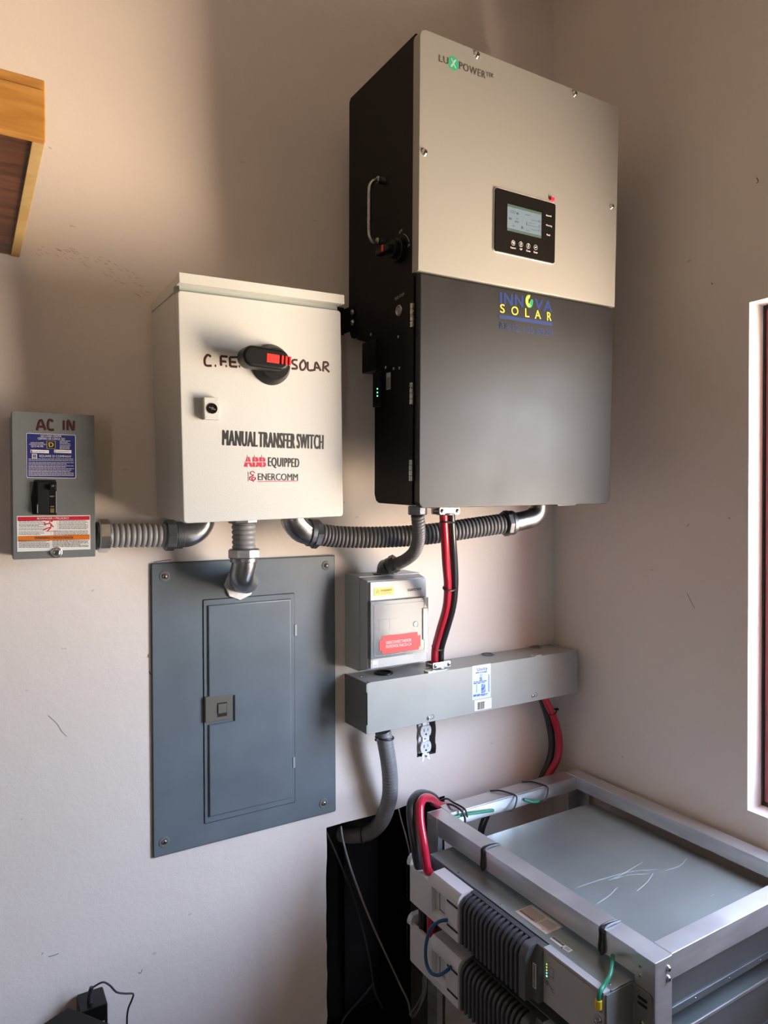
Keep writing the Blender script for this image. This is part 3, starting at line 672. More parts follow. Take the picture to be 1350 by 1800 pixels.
# quarter-turn lock
mb = MB(); a, b = tb.rectpx(mb, (358.5, 698), (386, 738), 1, -.012, -.012, 0, .0008, .001)
lk = tb.part('lock_plate', mb, 'latch_grey')
mb = MB()
for k in range(4): mb.box(a.x+.001, b.x-.001, -.0127, -.0118, b.z+.0015+k*.0024, b.z+.0022+k*.0024)
mb.box(a.x+.001, a.x+.004, -.0126, -.0118, a.z-.006, a.z-.0053); mb.box(b.x-.005, b.x-.001, -.0126, -.0118, a.z-.006, a.z-.0053); tb.part('groove', mb, 'label_white', lk)
q = tb.L(373, 718, 1, -.013); mb = MB(); mb.lathe((q.x, -.012, q.z), (0, -1, 0), [(0, .0082), (.0012, .0082), (.0012, .0066), (.0004, .0064), (.0004, .0001)], 28); ky = tb.part('lock_barrel', mb, 'gloss_black', lk)
mb = MB(); mb.cyl((q.x, -.0124, q.z), (0, -1, 0), .0022, .002, 16); mb.box(-.0055, .0055, -.0002, .0012, -.0009, .0009, M=TR(q.x, -.0138, q.z) @ Matrix.Rotation(.35, 4, 'Y')); tb.part('key_bit', mb, 'steel', lk)
mb = MB()
for wd_, a_, b_, h_, bo_ in (('MANUAL', (391.5, 782.5), (452, 785.5), 27, .035), ('TRANSFER', (455, 785.8), (518, 788.5), 27, .035), ('SWITCH', (522, 788), (568, 789.5), 25.5, .035), ('EQUIPPED', (471.5, 819.5), (525.5, 821.5), 16, .03), ('ENERCOMM', (453.5, 844), (523.5, 844.5), 12, .008)):
    mb = MB(); tb.text(mb, wd_, a_, b_, h_, bold=bo_); tb.part('lettering', mb, 'print_black', dr)
mb = MB(); tb.text(mb, 'ABB', (430, 820.5), (466.5, 821), 17.5, bold=.075)
a = tb.L(453.5, 846.5, 1, 0); b = tb.L(523.5, 845.5, 1, 0); mb.box(a.x, b.x, -.0004, 0, a.z-.0004, a.z+.0006)
q = tb.L(443, 838, 1, -.0003)
mb.sweep([(q.x+u*.001, -.0003, q.z+v*.001) for u, v in ((5, 6), (2, 8.5), (-2, 7), (-1, 3.5), (3, 3), (1, 1), (-3, -1), (-4, -4), (0, -6), (5, -5), (6, -2), (3, -1), (0, -3), (3, -8))], .0007, 6, ds=.001)
tb.part('red_print', mb, 'print_red', dr)
mb = MB()
for k in range(3):
    a = tb.L(429+k*13, 811.6, 1, -.0005); b = tb.L(441.5+k*13, 812.6, 1, -.0005); mb.box(a.x, b.x, -.0007, 0, b.z, a.z)
for k in range(2):
    a = tb.L(435+k*13+(1 if k else 0), 803, 1, -.0005)
for px_ in (435, 448, 460.5):
    a = tb.L(px_-.4, 800, 1, 0); b = tb.L(px_+.5, 822, 1, 0); mb.box(a.x, b.x, -.0007, 0, b.z, a.z)
tb.part('letter_gaps', mb, 'box_white', dr)
mb = MB(); q = tb.L(436.5, 838, 1, 0); mb.box(q.x-.0006, q.x+.0001, -.0004, 0, q.z-.008, q.z+.008); mb.box(q.x+.0006, q.x+.001, -.0004, 0, q.z-.007, q.z+.007)
tb.part('pylon_print', mb, 'print_dim', dr)
# handwriting
CFE = [[(371, 627), (365, 624), (360, 632), (362, 642), (372, 643)], [(378, 643), (380, 643)],
       [(388, 626), (389, 643)], [(388, 626), (400, 627)], [(389, 635), (398, 636)], [(397, 643.5), (399, 643.5)],
       [(404, 628), (405, 644)], [(404, 628), (417, 628)], [(405, 636), (415, 637)], [(405, 644), (417, 645)], [(420, 644), (422, 644)]]
SOL = [[(523, 633), (516, 633), (514, 638), (521, 643), (522, 648), (513, 648)],
       [(533, 634), (528, 640), (529, 649), (534, 650), (538, 643), (535, 634), (532, 634)],
       [(541, 636), (542, 650), (551, 651)],
       [(553, 652), (556, 637), (564, 652)], [(554, 646), (561, 647)],
       [(568, 653), (569, 637)], [(568, 637), (575, 637), (577, 642), (570, 646)], [(571, 646), (579, 654)]]
mb = MB(); strokes(tb, mb, CFE, .0018); strokes(tb, mb, SOL, .0018); tb.part('marker_writing', mb, 'marker_red', dr, label='handwritten dark red marker')

#------------------------------------------------------------------ AC IN load centre
FA = TR(0.062, -0.082, -0.0838)
AW, AH = 0.115, 0.2227
ac = Thing('load_center', 'small dark grey load center box marked AC IN with black breaker', 'breaker box', FA)
mb = MB(); mb.box(.0012, AW-.0012, .004, .082, .0012, AH-.0012, .0015); ac.part('enclosure', mb, 'ac_grey')
mb = MB(); bo = ac.L(60, 843, 1, 0); bo2 = ac.L(99, 905, 1, 0)
def framed(mb, x0, x1, z0, z1, hx0, hx1, hz0, hz1, y0, y1, bev=.001):
    mb.box(x0, x1, y0, y1, hz1, z1, 0); mb.box(x0, x1, y0, y1, z0, hz0, 0); mb.box(x0, hx0, y0, y1, hz0, hz1, 0); mb.box(hx1, x1, y0, y1, hz0, hz1, 0)
mb.prism(rrect(0, AW, 0, AH, .0015), 1, 0, .003, .0008); cv = ac.part('cover', mb, 'ac_grey')
mb = MB(); mb.box(0, .002, .002, .03, 0, AH, .0008); mb.box(AW-.002, AW, .002, .03, 0, AH, .0008); ac.part('cover_flange', mb, 'ac_grey', cv)
mb = MB(); mb.prism([(bo.x-.003, bo2.z+.001), (bo2.x, bo2.z), (bo2.x, bo.z), (bo.x, bo.z), (bo.x-.0045, (bo.z+bo2.z)/2)], 1, -.0004, .001); ac.part('breaker_opening', mb, 'hole_dark', cv)
bk = ac
a = ac.L(64, 846, 1, -.004); b = ac.L(100, 904, 1, -.004)
mb = MB(); mb.box(a.x, b.x, -.006, .001, b.z, a.z, .0008); bk_ = ac.part('breaker', mb, 'black_plastic')
w_ = b.x-a.x; h_ = a.z-b.z
mb = MB(); mb.box(a.x+.001, a.x+w_*.58, -.0085, -.005, b.z+.001, a.z-.001, .0008); ac.part('breaker_body', mb, 'matte_black', bk_)
mb = MB(); mb.box(a.x+w_*.63, b.x-.002, -.014, -.005, a.z-h_*.26, a.z-h_*.10, .001); ac.part('toggle', mb, 'black_plastic', bk_)
mb = MB(); mb.box(a.x+w_*.66, b.x-.004, -.0068, -.005, b.z+h_*.05, b.z+h_*.18)
ac.part('olive_mark', mb, 'print_olive', bk_)
mb = MB(); ac.text(mb, '60', (91, 855.5), (95, 855.5), 3, 1, -.014, bold=.01); ac.text(mb, 'RESET', (88, 873.5), (95.5, 873.5), 2, 1, -.0064, bold=.01); ac.text(mb, 'OFF', (88.5, 891.5), (95, 891.5), 2, 1, -.0064, bold=.01)
ac.part('breaker_print', mb, 'print_dim', bk_)
mb = MB(); mb.box(b.x-.0014, b.x-.0006, -.0068, -.005, b.z+.002, a.z-h_*.3); ac.part('breaker_edge', mb, 'print_dim', bk_); mb = MB(); mb.box(a.x+.0004, a.x+.0012, -.009, -.005, b.z+.002, b.z+h_*.3); ac.part('breaker_edge', mb, 'print_dim', bk_)
# blue label
mb = MB(); A_, B_ = ac.rectpx(mb, (46, 761), (133.5, 841), 1, 0, -.0004, .0002, .002); lb = ac.part('blue_label_border', mb, 'label_white')
mb = MB(); mb.prism(rrect(A_.x+.0008, B_.x-.0008, B_.z+.0008, A_.z-.0008, .0016), 1, -.0006, .0002); ac.part('blue_label', mb, 'label_blue', lb)
mb = MB()
LT = lambda s_, x0, y0, x1, y1, h_, b_=.01: ac.text(mb, s_, (x0, y0), (x1, y1), h_, 1, -.0006, bold=b_)
LT('QO LOAD CENTER', 71.5, 768, 108, 769, 3.6, .015); LT('CENTRO DE CARGA QO', 66.5, 772.6, 114, 773.6, 3.6, .015)
LT('CATALOG NUMBER', 53.5, 779, 77, 779.5, 2); LT('NUMERO DE CATALOGO', 51, 781.8, 80.5, 782.3, 2); LT('QO2-4L70S', 54.5, 785.8, 76, 786, 3.2)
LT('SQUARE D COMPANY', 69, 803.5, 125.5, 804.5, 4, .005)
def lines(x0, x1, ys, hgt, fr, axis=1, val=-.0006, frag=True, slope=0.0):
    for y_ in ys:
        x = x0
        end = x1 - (random.uniform(0, .25)*(x1-x0) if random.random() < .3 else 0)
        while x < end-1:
            wd = random.uniform(2.0, 7.0); wd = min(wd, end-x)
            a = fr.L(x, y_+slope*(x-x0), axis, val); b = fr.L(x+wd*.86, y_+slope*(x-x0)+hgt, axis, val)
            k = [i for i in range(3) if i != axis]; s0 = sorted((a[k[0]], b[k[0]])); s1 = sorted((a[k[1]], b[k[1]]))
            mb.prism([(s0[0], s1[0]), (s0[1], s1[0]), (s0[1], s1[1]), (s0[0], s1[1])], axis, val-.0001, val+.0002); x += wd
lines(105, 124, (774.8, 777.3, 780, 783.2, 785.7, 788.2), 1.0, ac)
lines(50, 130, (806.5, 809.3, 813, 815.3, 818.5, 820.8, 823.5, 826.3, 828.6, 830.9, 833.2, 835.4), .9, ac)
ac.part('blue_label_print', mb, 'print_white', lb)
mb = MB()
for (x0, x1) in ((53.5, 86), (95, 125.5)): ac.rectpx(mb, (x0, 790.3), (x1, 796.8), 1, -.0006, -.0008, 0)
ac.rectpx(mb, (56, 797.6), (65, 805.6), 1, -.0006, -.0008, 0); ac.part('label_fields', mb, 'print_white', lb)
mb = MB(); ac.rectpx(mb, (57.6, 799), (63.4, 804.4), 1, -.0008, -.0010, 0); ac.text(mb, '1', (55, 795.6), (56.6, 795.6), 4, 1, -.0008); ac.text(mb, '2', (96, 795.6), (98.5, 795.6), 4, 1, -.0008)
for x0 in (58.5, 100): lines(x0, x0+21, (793.3,), .6, ac, val=-.0009)
ac.rectpx(mb, (82, 775), (97.6, 788.6), 1, -.0006, -.0009, 0); ac.part('emblem_field', mb, 'print_black', lb)
mb = MB()
def frame_px(x0, y0, x1, y1, t, v):
    ac.rectpx(mb, (x0, y0), (x1, y0+t), 1, v, v-.0003, 0); ac.rectpx(mb, (x0, y1-t), (x1, y1), 1, v, v-.0003, 0)
    ac.rectpx(mb, (x0, y0), (x0+t, y1), 1, v, v-.0003, 0); ac.rectpx(mb, (x1-t, y0), (x1, y1), 1, v, v-.0003, 0)
frame_px(82, 775, 97.6, 788.6, .9, -.0009); ac.text(mb, 'D', (86, 785.6), (94.2, 785.6), 8, 1, -.0010, bold=.03); ac.part('square_emblem', mb, 'print_gold', lb)
mb = MB(); ac.text(mb, 'D', (59, 803.3), (62.3, 803.3), 3.2, 1, -.0011, bold=.01); ac.part('small_emblem', mb, 'print_white', lb)
# danger label
mb = MB(); A_, B_ = ac.rectpx(mb, (29.5, 907), (159, 965.5), 1, 0, -.0004, .0002); dl = ac.part('danger_label', mb, 'label_white')
mb = MB(); ac.rectpx(mb, (31, 908.6), (157.5, 913.8), 1, -.0004, -.0006, 0)
sc_ = [[(88, 915.7), (87.4, 918.2)], [(86, 919), (89, 921), (89.5, 927), (86, 931), (83, 934)], [(88.5, 920), (94, 926.5)], [(87, 920), (80, 921), (77, 917.5)], [(88, 927), (82, 929), (76, 932)]]
strokes(ac, mb, sc_, .0008, 1, -.0006)
q = ac.L(91, 916, 1, -.0004); mb.cyl((q.x, -.0003, q.z), (0, -1, 0), .0014, .0004, 14)
for (x0, y0, x1, y1) in ((80, 914.6, 101, 915), (80, 933.4, 101, 933.8), (80, 914.6, 80.5, 933.8), (100.5, 914.6, 101, 933.8)): ac.rectpx(mb, (x0, y0), (x1, y1), 1, -.0004, -.0006, 0)
ac.part('red_band', mb, 'label_red', dl)
mb = MB(); ac.rectpx(mb, (31.5, 942.5), (157.5, 948.2), 1, -.0004, -.0006, 0); ac.part('orange_band', mb, 'label_orange', dl)
mb = MB(); ac.text(mb, 'DANGER / PELIGRO', (68, 912.9), (121, 912.4), 3.5, 1, -.0007, bold=.02); 
q = ac.L(66.3, 912.6, 1, -.0007); mb.prism([(q.x-.0012, q.z), (q.x+.0012, q.z), (q.x, q.z+.003)], 1, -.0009, -.0004); ac.part('white_lettering', mb, 'print_white', dl)
mb = MB(); ac.text(mb, 'WARNING / ADVERTENCIA', (61, 947.5), (129, 946.8), 4, 1, -.0007, bold=.03)
lines(33, 78, (915.5, 918, 921, 923.2, 925.4, 928.5, 930.8, 934.5, 936.8, 939), .8, ac, val=-.0005); lines(103, 155, (915, 917.5, 920.2, 922.4, 924.6, 926.8, 929), .8, ac, val=-.0005)
lines(94, 155, (932.8, 935, 937.2, 939.4), .8, ac, val=-.0005); lines(33, 88, (950, 952.3, 954.6, 956.9, 959.2, 961.5), .9, ac, val=-.0005); lines(92, 156, (949.7, 951.8, 953.9, 956, 958.1, 960.2), .9, ac, val=-.0005)
ac.rectpx(mb, (89.6, 934.5), (90, 963), 1, -.0004, -.0006, 0)
q = ac.L(79, 923, 1, -.0005); mb.prism([(q.x-.002, q.z-.0003), (q.x-.0003, q.z+.0015), (q.x+.0022, q.z-.0008), (q.x, q.z-.0002)], 1, -.0007, -.0004)
ac.part('black_print', mb, 'print_grey', dl)
ACIN = [[(65, 756.5), (72, 738), (80, 756)], [(67, 750), (78, 750)], [(93.5, 741), (87, 738), (84.5, 747), (86.5, 755), (95, 755.5)], [(112.5, 739), (112.5, 756)], [(119.5, 756.5), (120, 739), (129, 756.5), (130.5, 740)]]
mb = MB(); strokes(ac, mb, ACIN, .0019); ac.part('marker_writing', mb, 'marker_red', cv, label='handwritten dark red marker')
q = ac.L(99, 971, 1, 0); ac.screw((q.x, 0, q.z), (0, -1, 0), .0068, washer=.0082, slot=True)
# rounded hub on the right where the conduit leaves

#------------------------------------------------------------------ breaker panel (large grey cover)
FP = TR(0.2786, -0.004, -0.6266)
PW, PH = 0.362, 0.5218
bp_ = Thing('breaker_panel', 'large blue grey flush breaker panel with closed door and corner screws', 'breaker panel', FP)
mb = MB(); o_ = rrect(0, PW, 0, PH, .003); 
mb.prism(o_, 1, .0015, .004); mb.prism(rrect(.0015, PW-.0015, .0015, PH-.0015, .004), 1, -.001, .0018, .002); bp_.part('cover', mb, 'panel_grey')
a = bp_.L(357, 1054, 1, -.001); b = bp_.L(518, 1408, 1, -.001)
PY = -.001
tl = bp_.L(357, 1055, 1, PY); br_ = bp_.L(518, 1409, 1, PY)
mb = MB(); mb.prism(rrect(tl.x-.0012, br_.x+.0012, br_.z-.0012, tl.z+.0012, .002), 1, PY-.0002, PY+.001); bp_.part('door_gap', mb, 'hole_dark')
mb = MB(); mb.prism(rrect(tl.x, br_.x, br_.z, tl.z, .002), 1, PY-.0022, PY+.001, .0012); pdr = bp_.part('door', mb, 'panel_grey')
i0 = bp_.L(365, 1064, 1, PY-.002); i1 = bp_.L(512, 1401, 1, PY-.002); n1 = bp_.L(411, 1222, 1, PY-.002); n2 = bp_.L(411, 1266, 1, PY-.002)
x0, x1, z0_, z1_ = i0.x, i1.x, i1.z, i0.z
pts = [(x0, z0_), (x1, z0_), (x1, z1_), (x0, z1_), (x0, n1.z), (n1.x, n1.z), (n1.x, n2.z), (x0, n2.z)]
mb = MB(); mb.prism(pts, 1, PY-.0060, PY-.0015, .0026, 3); bp_.part('raised_panel', mb, 'panel_grey', pdr)
mb = MB(); la, lb_ = bp_.rectpx(mb, (360, 1225), (408, 1262), 1, PY-.003, PY-.0065, PY-.002, .001, .001); lt = bp_.part('door_latch', mb, 'bronze_latch', pdr)
mb = MB(); bp_.rectpx(mb, (382, 1236), (399, 1258), 1, PY-.0065, PY-.0069, PY-.005); bp_.part('latch_pocket', mb, 'hole_dark', pdr)
mb = MB(); bp_.rectpx(mb, (383, 1238), (398, 1252), 1, PY-.0069, PY-.0085, PY-.005, 0, .0006); bp_.part('latch_thumb', mb, 'bronze_latch', pdr)
q = bp_.L(380.5, 1210, 1, PY-.0052)
mb = MB(); ring(mb, (q.x, PY-.0052, q.z), (0, -1, 0), .0085, .0003, 24, 5); bp_.part('knockout_outline', mb, 'panel_grey', pdr)
for (x_, y0_, y1_) in ((519, 1098, 1117), (516, 1331, 1349)):
    mb = MB(); bp_.rectpx(mb, (x_-1.5, y0_), (x_+2.5, y1_), 1, PY-.002, PY-.0035, PY, 0, .0005); bp_.part('hinge', mb, 'gutter_grey', pdr)
for (x_, y_) in ((289.5, 1013), (573, 994), (569, 1412), (289, 1480)):
    q = bp_.L(x_, y_, 1, PY); mb = MB(); mb.lathe((q.x, PY, q.z), (0, -1, 0), [(0, .0096), (.0008, .0094), (.0011, .0085), (.0011, .0062), (.0006, .0058), (.0006, .0001)], 24); bp_.part('washer', mb, 'gutter_dark'); bp_.screw((q.x, PY-.0006, q.z), (0, -1, 0), .0045, mats=('steel', 'hole_dark'))
mb = MB(); mb.box(.01, PW-.01, .0035, .0039, .01, PH-.01); bp_.part('back_box', mb, 'gutter_dark')

#------------------------------------------------------------------ small breaker box with smoky cover
FB_ = TR(0.66, -0.10, -0.33)
sb = Thing('small_breaker_box', 'small light grey plastic breaker box with smoky window and red label', 'breaker box', TR(0.6640, -0.088, -0.3335))
yF = 0.0
ftl = sb.L(651, 1023, 1, yF); fbr = sb.L(751, 1163, 1, yF); fbl = sb.L(653, 1175, 1, yF); ftr = sb.L(748, 1017, 1, yF)
X0, X1 = ftl.x, (fbr.x+ftr.x)/2; Z1, Z0 = (ftl.z+ftr.z)/2, (fbl.z+fbr.z)/2
bk1 = sb.L(606, 1022, 1, .0875); bk0 = sb.L(606, 1168, 1, .0875)
mb = MB()
# rear base wider than the front, sides slope in
def frustum(mb, a, b, ya, yb, bev=.002):
    n0 = len(mb.b.faces)
    A = [mb.b.verts.new(Vector((p[0], ya, p[1]))) for p in a]; B = [mb.b.verts.new(Vector((p[0], yb, p[1]))) for p in b]
    n = len(a); fs = [mb.b.faces.new(A), mb.b.faces.new(B)]
    for i in range(n): fs.append(mb.b.faces.new((A[i], A[(i+1) % n], B[(i+1) % n], B[i])))
    bmesh.ops.recalc_face_normals(mb.b, faces=fs)
    mb.wn = True
    if bev: bmesh.ops.bevel(mb.b, geom=list({e for f in fs for e in f.edges}), offset=bev, segments=2, affect='EDGES', profile=.5)
    mb._tag(n0)
def rc(x0, x1, z0, z1): return [(x0, z0), (x1, z0), (x1, z1), (x0, z1)]
bx0 = min(bk1.x, bk0.x); 
frustum(mb, rc(bx0, X1+.006, Z0-.010, Z1+.010), rc(bx0+.002, X1+.005, Z0-.010, Z1+.009), .0875, .030)
frustum(mb, rc(bx0+.004, X1+.003, Z0-.009, Z1+.007), rc(X0-.004, X1+.0005, Z0-.001, Z1+.002), .0305, .005)
sb.part('base', mb, 'light_box')
mb = MB(); wtl = sb.L(651, 1056, 1, yF); wbr = sb.L(751, 1145, 1, yF); wz1 = (wtl.z+sb.L(748, 1049, 1, yF).z)/2; wz0 = (sb.L(652, 1159, 1, yF).z+wbr.z)/2
mb.box(X0, X1, yF, .006, wz1, Z1, .0015); sb.part('front_band', mb, 'light_box'); mb = MB(); mb.box(X0, X1, yF, .006, Z0, wz0, .0015); sb.part('front_band', mb, 'light_box')
mb = MB(); mb.box(X0+.004, X1-.004, .0035, .0048, wz0, wz1); sb.part('inner_plate', mb, 'inner_grey')
# breakers visible behind the cover
cxs = X0+(X1-X0)*.33
mb = MB()
for k in range(2): mb.box(X0+.020+k*.024, X0+.042+k*.024, -.0003, .004, (wz0+wz1)/2-.004, (wz0+wz1)/2+.018, .0008)
brk = sb.part('breaker', mb, 'latch_grey')
mb = MB()
for k in range(2): mb.box(X0+.0205+k*.0245, X0+.0405+k*.0245, -.0006, .0005, (wz0+wz1)/2+.010, (wz0+wz1)/2+.012)
sb.part('breaker_bar', mb, 'inner_white', brk)
# red label inside
mb = MB(); R0 = sb.L(664, 1139, 1, -.001); R1 = sb.L(739, 1118, 1, -.001)
zz1 = (sb.L(672, 1117, 1, -.001).z+sb.L(730, 1110, 1, -.001).z)/2; zz0 = (sb.L(672, 1148, 1, -.001).z+sb.L(732, 1141, 1, -.001).z)/2
px0_ = sb.L(664, 1130, 1, -.001).x; px1_ = sb.L(736, 1130, 1, -.001).x; dx = .006; dz = .007
mb.prism([(px0_, zz0+dz), (px0_+dx, zz0+dz), (px0_+dx, zz0), (px1_-dx*.7, zz0), (px1_-dx*.7, zz0+dz*.8), (px1_, zz0+dz*.8), (px1_, zz1-dz), (px1_-dx*1.2, zz1-dz), (px1_-dx*1.2, zz1), (px0_+dx, zz1), (px0_+dx, zz1-dz*1.1), (px0_, zz1-dz*1.1)], 1, -.0078, -.0074)
rl = sb.part('red_label', mb, 'sticker_red')
mb = MB(); v_ = -.0078
sb.text(mb, 'DESCONECTADOR', (679, 1132.5), (723, 1127), 5, 1, v_, bold=.01); sb.text(mb, 'FOTOVOLTAICO-CA', (678.5, 1139.5), (723, 1134), 5, 1, v_, bold=.01); sb.part('red_label_text', mb, 'print_white', rl)
# cover
mb = MB(); mb.box(X0-.0035, X1+.0, -.0072, -.0062, wz0+.001, wz1-.001, .0004)
mb.box(X0-.0035, X0-.0025, -.0065, .010, wz0+.001, wz1-.001)
cvv = sb.part('window_cover', mb, 'smoky_cover')
mb = MB(); fr_ = (X0+.004, X1-.010, wz0+.006, wz1-.008)
for (x0, x1, z0, z1) in ((fr_[0], fr_[1], fr_[3]-.0006, fr_[3]), (fr_[0], fr_[1], fr_[2], fr_[2]+.0006), (fr_[0], fr_[0]+.0006, fr_[2], fr_[3]), (fr_[1]-.0006, fr_[1], fr_[2], fr_[3])): mb.box(x0, x1, -.0079, -.0070, z0, z1)
sb.part('cover_ridge', mb, 'inner_grey', cvv)
q = sb.L(731, 1097, 1, -.0075); mb = MB(); mb.lathe((q.x, -.0072, q.z), (0, -1, 0), [(0, .006), (.0010, .0058), (.0014, .005), (.0006, .0045), (.0004, .0005)], 24); sb.part('finger_dimple', mb, 'light_box', cvv)
a = sb.L(743, 1069, 1, -.008); b = sb.L(751, 1124, 1, -.008)
mb = MB(); mb.box(a.x, b.x+.001, -.0095, -.002, b.z, a.z, .0012); sb.part('cover_grip', mb, 'light_box', cvv)
mb = MB(); mb.box(X0-.001, X1, -.0001, .0045, wz1-.0012, wz1+.0002); mb.box(X0-.001, X1, -.0001, .0045, wz0-.0002, wz0+.001); mb.box(X0-.0022, X0-.0008, -.004, .012, wz0, wz1); sb.part('window_shade_strip', mb, 'gutter_dark')  # solid dark strips stand in for the shade around the window
mb = MB(); sb.rectpx(mb, (657.5, 1034), (692, 1045), 1, yF, -.0005, .0002, .0008); yl = sb.part('warning_sticker', mb, 'sticker_yellow')
mb = MB(); sb.text(mb, 'WARNING', (669, 1040.5), (689, 1038.5), 4, 1, -.0005, bold=.0)
for k in range(2):
    a = sb.L(669, 1042.3+k*1.6, 1, -.0006); b = sb.L(688, 1041.3+k*1.6, 1, -.0006); mb.box(a.x, b.x, -.0007, 0, a.z-.0002, a.z+.0003)
q = sb.L(663.5, 1041, 1, -.0005); mb.sweep([(q.x-.0035, -.0006, q.z-.002), (q.x, -.0006, q.z+.0045), (q.x+.0035, -.0006, q.z-.002), (q.x-.0035, -.0006, q.z-.002)], .0003, 5, ds=.0012); mb.box(q.x-.0003, q.x+.0003, -.0008, 0, q.z-.0012, q.z+.002)
sb.part('warning_print', mb, 'print_olive', yl)
mb = MB(); sb.text(mb, 'suntree', (716.5, 1039.5), (740, 1037), 6.3, 1, yF, bold=.06); sb.part('lettering', mb, 'print_grey')
mb = MB(); sb.rectpx(mb, (654.5, 1162), (664, 1171.5), 1, yF, -.0005, .0002); wl = sb.part('white_sticker', mb, 'label_white')
mb = MB(); sb.rectpx(mb, (656, 1169), (663.5, 1171), 1, -.0005, -.0006, 0); sb.part('sticker_print', mb, 'print_dim', wl)
mb = MB(); lines(729, 745, (1150.5, 1153.5, 1156.5), .8, sb, val=-.0003, slope=-.12); sb.part('rating_print', mb, 'print_dim')

#------------------------------------------------------------------ wireway
FG = TR(0.6644, -0.0926, -0.4491)
GW, GH, GD = 0.5698, 0.0997, 0.0920
gw = Thing('wireway', 'long grey sheet metal wireway box running to the corner', 'wireway', FG)
mb = MB(); mb.box(.0015, GW-.001, .0015, GD, .001, GH-.001, .001); gw.part('trough', mb, 'gutter_grey')
mb = MB(); mb.box(0, GW, 0, .0016, .0003, GH, .0008)
mb.box(.006, GW, 0, .012, GH-.0008, GH+.0008, .0004); gw.part('front_cover', mb, 'gutter_grey')
mb = MB(); mb.box(-.0012, .0012, .003, GD, .0, GH, .0006); ec = gw.part('end_cap', mb, 'gutter_dark')
mb = MB(); mb.box(-.002, .0012, .0005, .0035, GH-.018, GH-.002, .0005); mb.box(-.002, .0012, .0005, .0035, .002, .018, .0005); gw.part('end_tab', mb, 'gutter_grey', ec)
for (x_, y_) in ((754, 1262), (937, 1222.5)):
    q = gw.L(x_, y_, 1, 0); gw.screw((q.x-.001, 0, q.z), (0, -1, 0), .0040, washer=.0046)
    mb = MB(); mb.sweep([(q.x+.008+.0048*math.cos(math.radians(t)), -.0002, q.z+.001+.0048*math.sin(math.radians(t))) for t in range(-120, 121, 20)], .0005, 6); gw.part('slot_knockout', mb, 'gutter_dark')
for (x_, y_) in ((858, 1150), (941, 1137)):
    q = gw.L(x_, y_, 2, GH)
    for R_ in (.014, .0095):
        mb = MB(); mb.sweep([(q.x+R_*math.cos(math.radians(t)), q.y+R_*math.sin(math.radians(t)), GH+.0002) for t in range(10 if R_ > .01 else 190, 330 if R_ > .01 else 500, 20)], .0010, 6); gw.part('knockout_ring', mb, 'gutter_dark')
for (x_, y_) in ((927, 1149), (744, 1178)):
    q = gw.L(x_, y_, 2, GH); mb = MB(); mb.box(q.x-.009, q.x+.010, -.0008, .016, GH+.0002, GH+.0040, .0008); gw.part('cover_tab', mb, 'zinc')
q = gw.L(634, 1189, 2, GH); gw.screw((q.x, q.y, GH-.0002), (0, 0, 1), .0028); q = gw.L(982, 1134, 2, GH); gw.screw((q.x, q.y, GH-.0002), (0, 0, 1), .0024)
q = gw.L(674, 1183, 2, GH); mb = MB(); mb.lathe((q.x, q.y, GH-.0005), (0, 0, 1), [(0, .020), (.0030, .0195), (.0030, .015), (.0006, .015), (.0006, .0002)], 28); gw.part('bushing', mb, 'black_plastic')
mb = MB(); A_, B_ = gw.rectpx(mb, (830, 1171), (862.5, 1225), 1, 0, -.0004, .0002, .0015); pl_ = gw.part('pale_blue_label', mb, 'label_pale')
mb = MB(); gw.text(mb, 'Unity', (838.5, 1180), (856.5, 1177), 6, 1, -.0004, bold=.03)
lines(836, 857, (1182.3,), .8, gw, val=-.0005, slope=-.12)
q = gw.L(845.5, 1187, 1, -.0005); ring(mb, (q.x, -.0005, q.z), (0, -1, 0), .0034, .0003, 20, 5); mb.box(q.x-.0006, q.x+.0006, -.0007, 0, q.z-.0016, q.z+.0016)
lines(843, 848, (1191, 1193, 1195), 1, gw, val=-.0005); lines(832.5, 856, (1198.5, 1201), .9, gw, val=-.0005, slope=-.12)
lines(837, 839, [1204+2*k for k in range(7)], .8, gw, val=-.0005); lines(846, 854, [1203+2*k for k in range(8)], .9, gw, val=-.0005); lines(832, 858, (1221.5, 1223.3), .8, gw, val=-.0005, slope=-.12)
lines(858.5, 860.5, [1186+1.6*k for k in range(19)], .9, gw, val=-.0005)
gw.part('label_print', mb, 'print_blueink', pl_)
mb = MB(); a, b = gw.rectpx(mb, (834, 1231.5), (864, 1244.5), 1, 0, -.0004, .0002); bl = gw.part('barcode_label', mb, 'label_white')
mb = MB(); xx = a.x+.008
for k in range(11):
    wd = random.choice((.0006, .001, .0016)); mb.box(xx, xx+wd, -.0006, 0, b.z+.0022, a.z-.0052); xx += wd+random.choice((.0005, .0009))
gw.text(mb, '8671', (848, 1234.8), (853.5, 1234.2), 1.6, 1, -.0004); gw.part('barcode', mb, 'print_black', bl)

